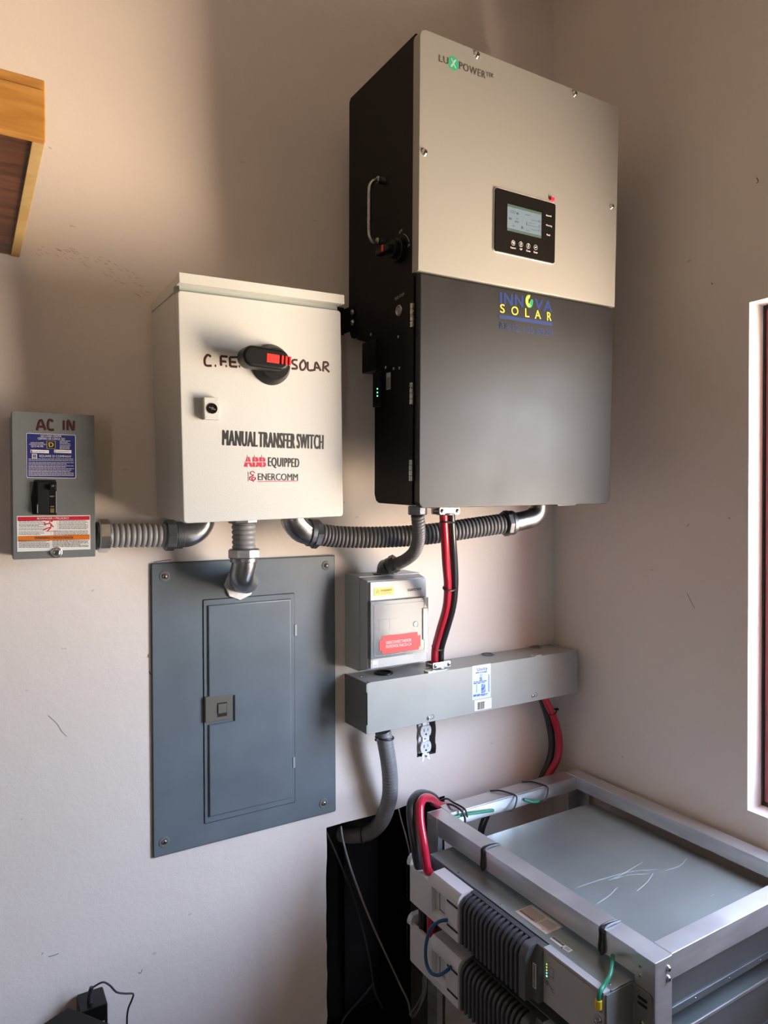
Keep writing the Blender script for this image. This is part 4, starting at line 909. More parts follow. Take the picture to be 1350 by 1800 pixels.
#------------------------------------------------------------------ duplex outlet
FO = TR(0.8655, 0.004, -0.510)
ot = Thing('wall_outlet', 'white duplex outlet without cover plate in ragged wall hole below wireway', 'outlet', FO)
q1 = ot.L(748, 1285, 1, -.004); q2 = ot.L(748, 1313, 1, -.004)
mb = MB(); mb.box(q1.x-.015, q1.x+.015, .002, .03, q2.z-.015, q1.z+.015, .002); ot.part('socket_body', mb, 'socket_white')
for q in (q1, q2):
    mb = MB(); pts = []
    for t in range(0, 360, 12):
        x = .0170*math.cos(math.radians(t)); z = max(-.0118, min(.0118, .0170*math.sin(math.radians(t)))); pts.append((q.x+x*.86, q.z+z))
    mb.prism(pts, 1, -.006, .003, .0010); fc = ot.part('socket_face', mb, 'socket_white')
    mb = MB(); mb.box(q.x-.0062, q.x-.0046, -.0063, -.004, q.z-.001, q.z+.006); mb.box(q.x+.0042, q.x+.0056, -.0063, -.004, q.z+.0, q.z+.006); mb.cyl((q.x, -.0062, q.z-.0065), (0, 1, 0), .0022, .002, 14)
    ot.part('slot', mb, 'hole_dark', fc)
mb = MB(); zc = (q1.z+q2.z)/2; mb.box(q1.x-.006, q1.x+.006, -.002, .002, q2.z-.019, q1.z+.022, .0008)
zb_ = q2.z-.021
mb.prism([(q1.x-.009, zb_), (q1.x+.009, zb_), (q1.x+.009, zb_+.006), (q1.x-.009, zb_+.006)], 1, -.0045, -.0035); 
for sx_ in (-1, 1): mb.prism([(q1.x+sx_*.005, zb_+.002), (q1.x+sx_*.011, zb_-.006), (q1.x+sx_*.008, zb_-.009), (q1.x+sx_*.003, zb_-.002)], 1, -.0050, -.0038)
ot.part('mounting_strap', mb, 'zinc')
ot.screw((q1.x, -.0022, zc), (0, -1, 0), .0024); ot.screw((q1.x, -.0045, zb_+.002), (0, -1, 0), .0034)

#------------------------------------------------------------------ conduits
def conduit(name, label, base, group=None): return Thing(name, label, 'conduit', TR(*base), group)
# 1: load centre -> cabinet
yc = -.045
c = conduit('flexible_conduit', 'short ribbed grey conduit between AC IN box and cream cabinet', WP(172, 942, yc))
R1 = .0205
s0 = WP(171, 942, yc); s1 = WP(190, 942, yc); s2 = WP(292, 941, yc); s3 = WP(300, 941, yc); s4 = WP(319, 940, yc)
dx_ = (s2-s1).normalized(); W = c.W
mb = MB(); nut(mb, W(s0)+Vector((.001, 0, 0)), dx_, .0275, .0175, 8, .002); c.part('connector_nut', mb, 'zinc')
mb = MB(); mb.cyl(W(s0)+Vector((-.002, 0, 0)), dx_, .023, .006, 28); mb.cyl(W(s0)+dx_*.0165, dx_, .0245, .0022, 28, bev=.0008); c.part('connector_collar', mb, 'cast_dark')
mb = MB(); flex(mb, [W(s0)+dx_*.014, W(s1)*.5+W(s2)*.5+Vector((0, 0, .0005)), W(s3)], R1*1.0, .0088, depth=.13); c.part('tubing', mb, 'conduit_grey')
mb = MB(); nut(mb, W(s2)-dx_*.003, dx_, .0268, .0175, 8, .002); mb.cyl(W(s2)+dx_*.0145, dx_, .0235, .013, 28, bev=.001); c.part('coupling', mb, 'cast_dark')
mb = MB(); e0 = W(s2)+dx_*.0265
mb.sweep([e0, e0+Vector((.012, 0, .0005)), e0+Vector((.029, 0, .009)), e0+Vector((.037, 0, .020)), e0+Vector((.039, 0, .029))], lambda s, L: .0212-.002*s/L, 24, ds=.003); c.part('elbow', mb, 'cast_metal')
# 2: cabinet -> big panel
c = conduit('flexible_conduit', 'short vertical ribbed conduit from cream cabinet down into large grey panel', WP(428, 915, -.085))
W = c.W; dn = Vector((0, 0, -1)); t0 = WP(427, 913, -.085); t1 = WP(428, 925, -.085); t2 = WP(429, 966, -.085); t3 = WP(430, 992, -.085); tp = WP(422, 1021, -.006)
mb = MB(); nut(mb, W(t0)+Vector((0, 0, .006)), dn, .0265, .013, 8, .002); c.part('connector_nut', mb, 'cast_metal')
mb = MB(); flex(mb, [W(t0), W(t1), W(t2)-Vector((0, 0, .004))], .0208, .0088, depth=.13); c.part('tubing', mb, 'conduit_grey')
mb = MB(); nut(mb, W(t2)+Vector((0, 0, .0015)), dn, .0285, .0165, 8, .002); mb.cyl(W(t2)-Vector((0, 0, .0135)), dn, .0245, .0085, 28, bev=.001); c.part('coupling', mb, 'cast_metal')
a = W(t2)-Vector((0, 0, .019)); b = W(tp)
mb = MB(); mb.sweep([a, a+Vector((0, 0, -.006)), Vector((a.x-.0005, a.y+.010, b.z+.014)), Vector((b.x, (a.y+b.y)/2+.004, b.z+.002)), Vector((b.x, b.y-.012, b.z)), b], lambda s, L: .0215, 24, ds=.003); c.part('elbow', mb, 'cast_metal')
mb = MB(); mb.cyl(b+Vector((-.001, .0015, -.006)), (0, -1, 0), .0300, .0055, 8, bev=.001); c.part('locknut', mb, 'locknut_zinc')
# 3: cabinet -> inverter long run
c = conduit('flexible_conduit', 'long ribbed grey conduit sweeping from cream cabinet across to inverter underside', WP(513, 905, -.09))
W = c.W
ys = -.09
k0 = WP(515, 911, ys); k1 = WP(517, 918, ys); k2 = WP(530, 932, ys); k3 = WP(546, 937.5, ys)
mb = MB(); mb.sweep([W(k0), W(k1), W(k2), W(k3)], .0225, 24, ds=.003); e1 = c.part('elbow', mb, 'cast_metal')
mb = MB(); dk = (k3-k2).normalized(); 
mb.sweep([W(k0)+Vector((.004, -.0205, .004)), W(k1)+Vector((.006, -.0215, .001)), W(k2)+Vector((.004, -.0212, .004)), W(k3)+Vector((-.002, -.0205, .002))], .0065, 6, flat=(0, 1, 0), ds=.003); c.part('cast_label_pad', mb, 'label_white', e1, label='pale flat pad on elbow')
mb = MB(); mb.cyl(W(k3)-dk*.006, (1, 0, -.12), .0255, .010, 28, bev=.001); nut(mb, W(k3)+Vector((.003, 0, -.0006)), (1, 0, -.12), .0272, .0125, 8, .0015); c.part('coupling', mb, 'cast_dark')
pth = [(555, 938.5, -.09), (590, 943, -.092), (640, 944.5, -.105), (700, 943, -.122), (760, 938, -.14), (830, 928, -.16), (893, 919, -.178)]
mb = MB(); flex(mb, [W(WP(*p)) for p in pth], .0208, .0078, depth=.15); c.part('tubing', mb, 'conduit_dark')
m0 = WP(885, 920.5, -.177); m1 = WP(911, 917.5, -.181); dm = (m1-m0).normalized()
mb = MB(); nut(mb, W(m0), dm, .0262, .0125, 8, .0015); mb.cyl(W(m0)+dm*.012, dm, .0250, .0095, 28, bev=.001); c.part('coupling', mb, 'cast_dark')
j = m0+dm*.020; jt = FI @ Vector((inv.L(945, 890, 2, 0).x, .095, .002))
jt = WP(946, 888, j.y-.002)
mb = MB(); mb.sweep([W(j), W(j)+Vector((.010, 0, .001)), W(WP(934, 911, j.y-.001)), W(WP(944, 900, j.y-.002)), W(jt)+Vector((0, 0, .004))], .0195, 24, ds=.003); c.part('elbow', mb, 'cast_metal')
# 4: inverter -> small breaker box
c = conduit('flexible_conduit', 'thin ribbed grey conduit bending from inverter down onto small breaker box', WP(734, 895, -.215))
W = c.W
mb = MB(); nn = WP(734, 893, -.215); nut(mb, W(nn)+Vector((0, 0, .004)), dn, .0172, .0165, 10, .0015); c.part('connector_nut', mb, 'cast_dark')
pth = [(734, 905, -.215), (736, 930, -.205), (735, 952, -.185), (727, 972, -.155), (711, 985, -.12), (694, 992, -.092), (684, 994, -.08)]
mb = MB(); flex(mb, [W(WP(*p)) for p in pth], .0124, .0062, n=18, depth=.17); c.part('tubing', mb, 'conduit_dark')
g0 = WP(697, 989, -.092); g1 = WP(682, 996, -.078); dg2 = (g1-g0).normalized()
mb = MB(); nut(mb, W(g0), dg2, .0180, .012, 8, .0012); mb.cyl(W(g0)+dg2*.011, dg2, .0165, .008, 24, bev=.001); c.part('coupling', mb, 'cast_dark')
zt = -.3335+Z1+.0105
mb = MB(); eb = WP(674, 1013, -.052); eb.z = zt
mb.sweep([W(g0)+dg2*.016, W(WP(680, 996, -.070)), W(Vector((eb.x+.001, eb.y-.002, eb.z+.014))), W(eb)], .0142, 20, ds=.002); c.part('elbow', mb, 'cast_dark')
mb = MB(); mb.cyl(W(eb)-Vector((0, 0, .001)), (0, 0, 1), .0225, .003, 8, bev=.0006); c.part('locknut', mb, 'cast_dark')
# 5: wireway -> wall recess, smooth liquid tight
c = conduit('liquid_tight_conduit', 'smooth light grey conduit curving from wireway underside into dark wall recess', WP(674, 1292, -.05))
W = c.W
pth = [(673, 1285, -.055), (677, 1305, -.055), (683, 1340, -.052), (686, 1375, -.045), (684, 1405, -.035), (672, 1440, -.01), (652, 1461, .02), (625, 1468, .05), (600, 1466, .085)]
mb = MB(); flex(mb, [W(WP(*p)) for p in pth], .0165, .0070, n=24, depth=.035); c.part('tubing', mb, 'liquid_tight')
mb = MB(); mb.cyl(W(Vector((WP(673, 1289, -.055).x, -.055, -.4485))), dn, .021, .006, 24); c.part('bushing', mb, 'black_plastic')
def tie_ring(label, centre, d, R, tail=None, r=.0013, group=None, sx=1.0):
    t = Thing('cable_tie', label, 'cable tie', TR(*centre), group); mb = MB(); 
    d = Vector(d).normalized(); q = d.to_track_quat('Z', 'Y').to_matrix()
    if sx != 1.0:
        pts = [q @ Vector((R*sx*math.cos(2*math.pi*k/20), R*math.sin(2*math.pi*k/20), 0)) for k in range(20)]
        mb.sweep(pts, r, 6, closed=True, ds=.002)
    else: ring(mb, (0, 0, 0), d, R, r, 24, 6)
    t.part('strap', mb, 'rubber_black')
    if tail is not None:
        mb = MB(); e_ = Vector(tail); mb.box(-.004, .004, -.003, .003, -.0025, .0025, .001, M=TR(*(e_.normalized()*(R+.003)))); t.part('tie_head', mb, 'rubber_black')
    return t
tie_ring('black cable tie around smooth grey conduit just under wireway', WP(676, 1296, -.055), (.1, 0, 1), .0178, tail=(-1, -.2, 0), r=.0022)
tie_ring('black cable tie around smooth grey conduit inside wall recess', WP(638, 1467, .036), (-1, .9, -.1), .0176, r=.0019)

#------------------------------------------------------------------ power cables
def cable(name, label, pts, r, m, cat='cable', group=None, n=14, wpts=None):
    P = wpts or [WP(*p) for p in pts]; t = Thing(name, label, cat, TR(*P[0]), group)
    mb = MB(); mb.sweep([t.W(p) for p in P], r, n, ds=.004); o = mb.obj('sheath', m, t.root); return t
clz = FI @ Vector((0, 0, 0))
cable('power_cable', 'thick red cable from inverter underside down to wireway', [(779, 893, -.20), (780, 915, -.20), (782, 950, -.192), (784, 990, -.175), (787, 1030, -.152), (784, 1068, -.125), (773, 1108, -.090), (765, 1140, -.062), (764, 1172, -.052)], .0078, 'cable_red')
cable('power_cable', 'thick black cable beside red one from inverter underside to wireway', [(792, 893, -.197), (793, 915, -.197), (795, 950, -.189), (798, 990, -.170), (799, 1030, -.147), (795, 1068, -.118), (784, 1108, -.082), (775, 1140, -.052), (774, 1170, -.045)], .0078, 'cable_black')
for lab, p, d, R in (('uppermost black cable tie on cable pair under inverter', (786, 918, -.199), (.05, 0, 1), .0135), ('middle black cable tie on cable pair between inverter and wireway', (791, 1033, -.149), (0, -.5, 1), .0135), ('lowest black cable tie on cable pair above wireway clamp', (770, 1137, -.059), (.2, -.6, 1), .0135)):
    t = Thing('cable_tie', lab, 'cable tie', TR(*WP(*p))); mb = MB(); d = Vector(d).normalized()
    u = Vector((1, .35, 0)); u = (u-d*u.dot(d)).normalized(); v = d.cross(u)
    mb.sweep([u*(.0172*math.cos(2*math.pi*k/20))+v*(.0100*math.sin(2*math.pi*k/20)) for k in range(20)], .0019, 6, closed=True, ds=.002); t.part('strap', mb, 'rubber_black')
def clamp(label, centre, scale=1.0, cap='zinc', ang=0.0):
    t = Thing('cable_clamp', label, 'clamp', TR(*centre) @ Matrix.Rotation(ang, 4, 'Z'))
    mb = MB(); mb.prism(rrect(-.023, .023, -.0065, .0065, .003), 1, -.014, -.010, .0006); t.part('strap_bar', mb, cap)
    mb = MB(); mb.prism(rrect(-.023, .023, -.0065, .0065, .003), 1, .010, .014, .0006); t.part('strap_bar', mb, cap)
    mb = MB(); ring(mb, (0, 0, -.006), (0, 0, 1), .0165, .002, 24, 8); t.part('base_ring', mb, cap)
    for sx_ in (-1, 1): t.screw((sx_*.0175, -.014, 0), (0, -1, 0), .0042)
    for sx_ in (-1, 1):
        mb = MB(); mb.cyl((sx_*.0175, -.0135, 0), (0, 1, 0), .0022, .027, 10); t.part('threaded_rod', mb, 'zinc')
    return t
clamp('galvanized cable clamp on inverter underside gripping red and black cables', WP(783, 898, -.20))
cq = WP(770, 1163, -.055); cq.z = -.3425; clamp('galvanized cable clamp on wireway top gripping red and black cables', cq)
# out of the wireway at the right, down behind the rack
RL = [WP(955, 1222, -.055), WP(966, 1245, -.055), WP(978, 1275, -.055), WP(983, 1305, -.053), WP(980, 1332, -.050), WP(968, 1355, -.045), WP(953, 1378, -.042), Vector((1.10, -.050, -.678)), Vector((1.04, -.058, -.668)), Vector((.97, -.060, -.660)), Vector((.90, -.060, -.656)), Vector((.865, -.062, -.645)),
      WP(768, 1413, -.078), WP(758, 1404, -.11), WP(746, 1403, -.14), WP(739, 1414, -.16), WP(738, 1440, -.175), WP(744, 1482, -.195), WP(751, 1525, -.203), Vector((.7345, -.203, -.69))]
cable('power_cable', 'thick red cable from right end of wireway, behind rack rail, looping into top battery', None, .0084, 'cable_red_lit', wpts=RL)
BL_ = [WP(949, 1222, -.038), WP(958, 1245, -.038), WP(966, 1275, -.036), WP(970, 1305, -.033), WP(967, 1332, -.030), WP(957, 1358, -.026), WP(943, 1380, -.022), Vector((1.09, -.026, -.695)), Vector((1.0, -.030, -.680)), Vector((.93, -.032, -.678)), Vector((.875, -.035, -.665)),
      WP(765, 1404, -.055), WP(750, 1396, -.08), WP(734, 1397, -.11), WP(723, 1412, -.14), WP(722, 1440, -.16), WP(728, 1480, -.172), WP(735, 1520, -.176), Vector((.7345, -.177, -.69))]
cable('power_cable', 'thick black cable from right end of wireway, behind rack rail, looping into top battery', None, .0084, 'cable_slate', wpts=BL_)
t = tie_ring('black cable tie around cable pair hanging from right end of wireway', WP(968, 1251, -.050), (.35, .1, -1), .0135, tail=(1, -.3, .3), r=.0014)
# hidden strip of black cable seen through the frame
cable('power_cable', 'short length of black cable seen behind far rack rail', [(872, 1392, -.055), (860, 1422, -.055), (848, 1452, -.055), (842, 1480, -.055)], .008, 'cable_black')

#------------------------------------------------------------------ rack
RX0, RX1, RYN, RYF, RZ = 0.8044, 1.2336, -0.642, -0.0934, -0.6312
T_ = .0365
rk = Thing('battery_rack', 'open aluminium rack frame standing in corner under wireway', 'rack', TR(RX0, RYN, FLOOR))
W = rk.W
def rbox(mb, x0, x1, y0, y1, z0, z1, r=.0012):
    a = W((x0, y0, z0)); b = W((x1, y1, z1)); mb.box(a.x, b.x, a.y, b.y, a.z, b.z, r)
mb = MB(); rbox(mb, RX0, RX0+T_, RYN+.0015, RYF, RZ-T_, RZ-.0006); rk.part('top_rail', mb, 'aluminium')
mb = MB(); rbox(mb, RX0+T_, RX1-T_, RYN+.0015, RYN+T_-.004, RZ-T_, RZ); rk.part('top_rail', mb, 'aluminium')
mb = MB(); rbox(mb, RX1-T_, RX1, RYN, RYF+.002, RZ-T_*.75, RZ+.001); rk.part('top_rail', mb, 'aluminium')
mb = MB(); rbox(mb, RX0+T_, RX1-T_+.001, RYF-.030, RYF+.012, RZ-.0035, RZ-.0003, .0006); rbox(mb, RX0+T_, RX1-T_, RYF-.030, RYF-.027, RZ-T_*.8, RZ-.001, .0006); rk.part('top_rail', mb, 'aluminium')
for (x0, sx_) in ((RX0, 1), (RX1, -1)):
    for (y0, sy_) in ((RYN, 1), (RYF, -1)):
        mb = MB(); t = .003; zt = RZ-.0004 if sx_ > 0 else RZ-.03
        rbox(mb, x0-t*sx_*.5, x0+t*sx_*.5, y0, y0+sy_*.034, FLOOR, zt, .0005); rbox(mb, x0, x0+sx_*.0345, y0, y0+sy_*t, FLOOR, zt, .0005)
        rk.part('corner_post', mb, 'aluminium')
for z_ in (-.86, -1.30):
    for (y0) in (RYN+.003, RYF-.034):
        mb = MB(); rbox(mb, RX0+.004, RX1-.004, y0, y0+.03, z_-.30, z_-.27); rk.part('lower_rail', mb, 'aluminium')
for z_ in (RZ-.0165, RZ-.0305):
    q = W((RX0+.026, RYN, z_)); rk.screw(q, (0, -1, 0), .0036, 'bolt', washer=.0046, mats=('steel', 'hole_dark'))
    q = W((RX0-.0015, RYN+.024, z_)); rk.screw(q, (-1, 0, 0), .0028, 'bolt', mats=('steel', 'hole_dark'))
    q = W((RX0-.0015, RYF-.010, z_+.005)); rk.screw(q, (-1, 0, 0), .0024, 'bolt', mats=('steel', 'hole_dark'))
for z_ in (-.905, -.925):
    q = W((RX0-.0015, RYF-.020, z_)); rk.screw(q, (-1, 0, 0), .0024, 'bolt', mats=('steel', 'hole_dark'))

#------------------------------------------------------------------ batteries
BX, BY0, BY1 = .757, -.605, -.168
def battery(zt, label, first):
    FBt = TR(BX, BY0, zt-.084)
    b = Thing('battery_module', label, 'battery', FBt, None)
    H = .084; Y = lambda y: y-BY0; 
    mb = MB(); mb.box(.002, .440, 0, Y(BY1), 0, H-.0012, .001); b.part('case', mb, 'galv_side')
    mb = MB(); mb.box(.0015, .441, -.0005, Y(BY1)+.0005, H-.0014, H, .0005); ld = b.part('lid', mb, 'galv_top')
    mb = MB(); mb.box(.03, .44, -.0016, 0, .0, .011, .0006); b.part('side_lip', mb, 'galv_side')
    mb = MB(); mb.box(.0, .44, -.0022, .001, H-.006, H-.0002, .0010)
    if not first: b.part('lid_edge', mb, 'aluminium')
    else: mb.b.free()
    for k in range(5):
        b.screw((.10+k*.085, -.0016, .0055), (0, -1, 0), .0018, mats=('steel', 'hole_dark'))
    # white terminal cover, with notch for the cables
    x0, x1 = -.038, -.004; ya, yb = Y(-.308), Y(-.146); yn0, yn1 = Y(-.222), Y(-.163)
    def prof(top, back): return [(x0, .001), (x0, top-.014), (x0+.003, top-.006), (x0+.009, top-.001), (back, top), (back, .001)]
    mb = MB(); P0 = prof(H-.0, x1)
    PN = [(x0, .001), (x0, .014), (x0+.009, .019), (x0+.009, H-.026), (x0, H-.0215)] + P0[1:]
    mb.prism(P0, 1, ya, Y(-.272)); mb.prism(PN, 1, Y(-.272), Y(-.229)); mb.prism(P0, 1, Y(-.229), yn0)
    mb.prism([(x, z) for x, z in [(x0, .001), (x0, H-.016), (x0+.004, H-.014), (x0+.010, H-.014), (x0+.010, .001)]], 1, yn0-.002, yb, .0012)
    mb.prism(prof(H+.002, x1), 1, yb-.013, yb, .0012)
    cvr = b.part('terminal_cover', mb, 'cover_white', label='white plastic terminal cover')
    # recess with windows on its face
    fx = x0
    def fbox(mb, y0, y1, z0, z1, d0, d1, r=0): mb.box(fx-d1, fx-d0, Y(y0), Y(y1), z0, z1, r)
    mb = MB(); fbox(mb, -.2715, -.2295, .019, H-.026, -.0092, -.0088)
    b.part('cover_recess', mb, 'cover_inner', cvr)
    mb = MB(); fbox(mb, -.266, -.261, .030, .050, -.0089, -.0080); fbox(mb, -.2435, -.2425, .024, .056, -.0089, -.0082); fbox(mb, -.266, -.242, .0235, .0245, -.0089, -.0082)
    fbox(mb, -.3075, -.277, .059, .0625, .0002, .0009); fbox(mb, -.3075, -.277, .0165, .020, .0002, .0009)
    b.part('cover_slot', mb, 'hole_dark', cvr)
    mb = MB(); fbox(mb, -.3072, -.272, .022, .057, -.0002, .0012, .0008); b.part('cover_tile', mb, 'cover_white', cvr)
    # dark base behind the fins, the fins
    mb = MB(); mb.box(-.026, .0015, Y(-.460), Y(-.308), 0, H-.0095, .001); b.part('fin_backing', mb, 'fin_base')
    mb = MB(); mb.box(-.0105, -.0008, Y(-.4585), Y(-.3085), H-.012, H-.0006, .0008); b.part('top_strip', mb, 'fin_grey')
    nf = 14
    for k in range(nf):
        yy = Y(-.3100-k*.0106)
        mb = MB(); r = .013; pts = [(-.004, .001), (-.036, .001)]
        for t in range(0, 91, 15):
            a_ = math.radians(180-t); pts.append((-.036+.022+.022*math.cos(a_), H-.0015-.022+.022*math.sin(a_)))
        pts += [(-.001, H-.0015), (-.001, .001)]
        pts = [(-.036, .001)] + pts[2:-2] + [(-.0085, H-.0015), (-.0085, .001)]
        mb.prism(pts, 1, yy-.0060, yy, .0016, 2); b.part('fin', mb, 'fin_grey')
    # grey bezel pocket, label and face panel
    mb = MB(); mb.prism([(-.036, .001), (-.036, H-.018), (-.030, H-.006), (-.022, H-.0015), (.0, H-.0015), (.0, .001)], 1, Y(-.4735), Y(-.458), .0015)
    mb.prism([(-.022, .001), (-.022, H-.020), (-.012, H-.0015), (.0, H-.0015), (.0, .001)], 1, Y(-.4885), Y(-.4725), .001); bz = b.part('bezel', mb, 'bezel_grey')
    mb = MB(); mb.box(-.0225, -.0215, Y(-.4825), Y(-.4755), .020, .058, 0); sn = b.part('serial_label', mb, 'label_white', bz)
    mb = MB()
    for k in range(13): mb.box(-.0228, -.022, Y(-.4810), Y(-.4770), .022+k*.0027, .0234+k*.0027)
    b.part('serial_code', mb, 'print_black', bz)
    mb = MB(); mb.box(-.0125, .0, Y(-.604), Y(-.4875), .001, H-.003, .001); mb.box(-.0125, .001, Y(-.604), Y(-.4875), H-.006, H+.0006, .001); fp = b.part('face_panel', mb, 'face_grey')
    fxx = -.0125
    mb = MB()
    for k in range(7):
        mm = k
    for k, m_ in enumerate(('print_dim', 'led_lime', 'led_lime', 'led_lime', 'led_blue', 'led_green')):
        mb2 = MB(); mb2.cyl((fxx+.0002, Y(-0.4950), H-.017-k*.0045), (-1, 0, 0), .0011, .0006, 10); b.part('status_light', mb2, m_, fp)
        mb.box(fxx-.0003, fxx+.001, Y(-0.5010), Y(-0.4980), H-.0172-k*.0045, H-.0164-k*.0045)
        mb.box(fxx-.0003, fxx+.001, Y(-0.5095), Y(-0.5025), H-.0172-k*.0045, H-.0168-k*.0045) if k in (1, 4) else None
    mb.box(fxx-.0003, fxx+.001, Y(-0.5098), Y(-0.5095), H-.036, H-.021)
    ring(mb, (fxx-.0002, Y(-0.4960), H-.049), (-1, 0, 0), .0030, .0004, 18, 5); ring(mb, (fxx-.0002, Y(-0.4960), H-.049), (-1, 0, 0), .0015, .0003, 14, 5)
    mb.sweep([(fxx-.0002, Y(-0.5005), H-.049), (fxx-.0002, Y(-0.5045), H-.052), (fxx-.0002, Y(-0.5115), H-.052)], .0003, 5); mb.sweep([(fxx-.0002, Y(-0.5045), H-.052), (fxx-.0002, Y(-0.5065), H-.056), (fxx-.0002, Y(-0.5115), H-.056)], .0003, 5)
    b.part('panel_print', mb, 'print_grey', fp)
    # earth studs
    for z_ in (H-.040, H-.054):
        mb = MB(); mb.cyl((fxx, Y(-.5965), z_), (-1, 0, 0), .0052, .0016, 16); mb.cyl((fxx-.0016, Y(-.5965), z_), (-1, 0, 0), .0040, .0035, 6); mb.cyl((fxx-.005, Y(-.5965), z_), (-1, 0, 0), .0018, .004, 10); b.part('earth_stud', mb, 'steel', fp)
    # mounting ear
    mb = MB(); mb.box(-.010, .044, Y(-.6075), Y(-.605), .002, H-.002, .0006)
    mb.prism(rrect(Y(-.638), Y(-.606), .0, H-.004, .006, which=('bl', 'tl')), 0, .0425, .045, .0005); er = b.part('mounting_ear', mb, 'gutter_dark')
    mb = MB()
    for z_ in (H-.016, H-.024): mb.prism(rrect(Y(-.632), Y(-.616), z_-.0022, z_+.0022, .002), 0, .0420, .0430)
    b.part('ear_slot', mb, 'hole_dark', er)
    b.screw((.0425, Y(-.624), H-.050), (-1, 0, 0), .0042, mats=('steel', 'hole_dark'))
    if first:
        # silver rating label and code label on the lid
        zt_ = H
        P4 = [b.L(x, y, 2, zt_) for x, y in ((905.5, 1602), (935, 1590.5), (990, 1628.5), (961, 1642))]
        u = (P4[3]-P4[0]).normalized(); v = (P4[1]-P4[0]).normalized()
        def onlid(mb, P, lift=.0003, r=.0): mb.prism([(p.x, p.y) for p in P], 2, zt_-.0002, zt_+lift)
        yy0, yy1 = P4[0].y, P4[3].y; xx0, xx1 = P4[0].x, P4[1].x
        mb = MB(); mb.box(xx0, xx1, yy1, yy0, zt_-.0002, zt_+.0003); rl_ = b.part('rating_label', mb, 'label_silver')
        mb = MB()
        w_ = yy0-yy1; h_ = xx1-xx0
        for k in range(9):
            x_ = xx1-h_*(.20+k*.075); yq = yy0-w_*.04
            while yq > yy0-w_*.55:
                l_ = random.uniform(.0015, .004); mb.box(x_-.0006, x_, yq-l_*.85, yq, zt_, zt_+.0005); yq -= l_
        for k in range(7):
            x_ = xx1-h_*(.20+k*.075); yq = yy0-w_*.62
            while yq > yy0-w_*.92:
                l_ = random.uniform(.0015, .004); mb.box(x_-.0006, x_, yq-l_*.85, yq, zt_, zt_+.0005); yq -= l_
        for k in range(18): mb.box(xx0+h_*.16, xx0+h_*.28, yy0-w_*(.04+k*.026)-.0007, yy0-w_*(.04+k*.026), zt_, zt_+.0005)
        b.part('label_print', mb, 'print_grey', rl_)
        mb = MB()
        n0 = len(mb.b.verts)
        V, Fs = text_mesh('CE', .01); sc2 = .0042
        vs = [mb.b.verts.new(Vector((xx0+h_*.06+p.y*sc2, yy0-w_*.80-p.x*sc2, zt_+.0006))) for p in V]
        [mb.b.faces.new([vs[i] for i in f]) for f in Fs]; b.part('label_mark', mb, 'print_black', rl_)
        a = b.L(970, 1648, 2, zt_); c_ = b.L(1008, 1670, 2, zt_)
        mb = MB(); mb.box(a.x-.0045, a.x+.0045, c_.y, a.y, zt_-.0002, zt_+.0003); cl = b.part('code_label', mb, 'label_white')
        mb = MB(); yq = a.y-.001
        while yq > a.y-(a.y-c_.y)*.6:
            l_ = random.uniform(.0006, .0016); mb.box(a.x-.001, a.x+.0035, yq-l_, yq, zt_, zt_+.0005); yq -= l_+.0006
        for k in range(3): mb.box(a.x-.003+k*.002, a.x-.0022+k*.002, c_.y+.002, c_.y+.011, zt_, zt_+.0005)
        b.part('code_print', mb, 'print_black', cl)
        for (x_, y_) in ((804, 1535), (880, 1590), (988, 1666), (1072, 1730)):
            q = b.L(x_, y_, 2, zt_); b.screw((max(q.x, .007), q.y, zt_-.0004), (0, 0, 1), .0022, mats=('steel', 'hole_dark'))
        # scratches worn into the lid
        mb = MB()
        for ln in ([(1015, 1560), (1060, 1545), (1110, 1532), (1155, 1528)], [(1070, 1548), (1095, 1536), (1130, 1515)], [(1120, 1566), (1138, 1550), (1148, 1535)], [(1050, 1588), (1070, 1575), (1085, 1560)], [(1170, 1530), (1195, 1522), (1208, 1508)], [(1080, 1545), (1105, 1538), (1140, 1536)], [(1244, 1524), (1255, 1530)], [(1248, 1576), (1256, 1572)]):
            mb.sweep([b.L(x, y, 2, zt_+.0001) for x, y in ln], .00032, 5, ds=.004, flat=(0, 0, 1))
        b.part('lid_scratches', mb, 'scratch', ld)
    else:
        pass
    return b
ZT1, PITCH_B = -.674, .1145
b1 = battery(ZT1, 'top rack battery with white terminal cover, fins and lit status lights', True)
b2 = battery(ZT1-PITCH_B, 'second rack battery directly below the top one', False)


#------------------------------------------------------------------ rack cables
cable('battery_cable', 'black jumper cable between top and second battery', None, .0085, 'cable_black', wpts=[Vector((.735, -.176, -.748)), Vector((.735, -.178, -.78)), Vector((.735, -.178, -.83))])
cable('battery_cable', 'red jumper cable between top and second battery', None, .0085, 'cable_red', wpts=[Vector((.735, -.203, -.748)), Vector((.735, -.205, -.78)), Vector((.735, -.205, -.83))])
def XP(px_, py_, x): return hit(px_, py_, 0, x)
cable('data_cable', 'blue data cable looping between top and second battery', None, .0030, 'cable_blue', wpts=[XP(787, 1617, .718), XP(772, 1620, .705), XP(757, 1633, .70), XP(749, 1660, .697), XP(749, 1690, .70), XP(757, 1709, .70), XP(770, 1714, .70), XP(783, 1708, .703), XP(793, 1699, .716)])
t = cable('earth_wire', 'green earth wire with yellow lug bolted to top battery front', None, .0030, 'cable_green', wpts=[XP(1077, 1680, .800), XP(1076, 1695, .785), XP(1072, 1715, .768), XP(1061, 1733, .752), XP(1054, 1745, .741), XP(1052, 1760, .739), XP(1052, 1768, .7395)])
mb = MB(); q = t.W(XP(1052, 1758, .7395)); mb.cyl(q+Vector((0, 0, .001)), (0, 0, -1), .0048, .013, 14, bev=.0006); t.part('lug', mb, 'lug_yellow', label='yellow insulated lug')
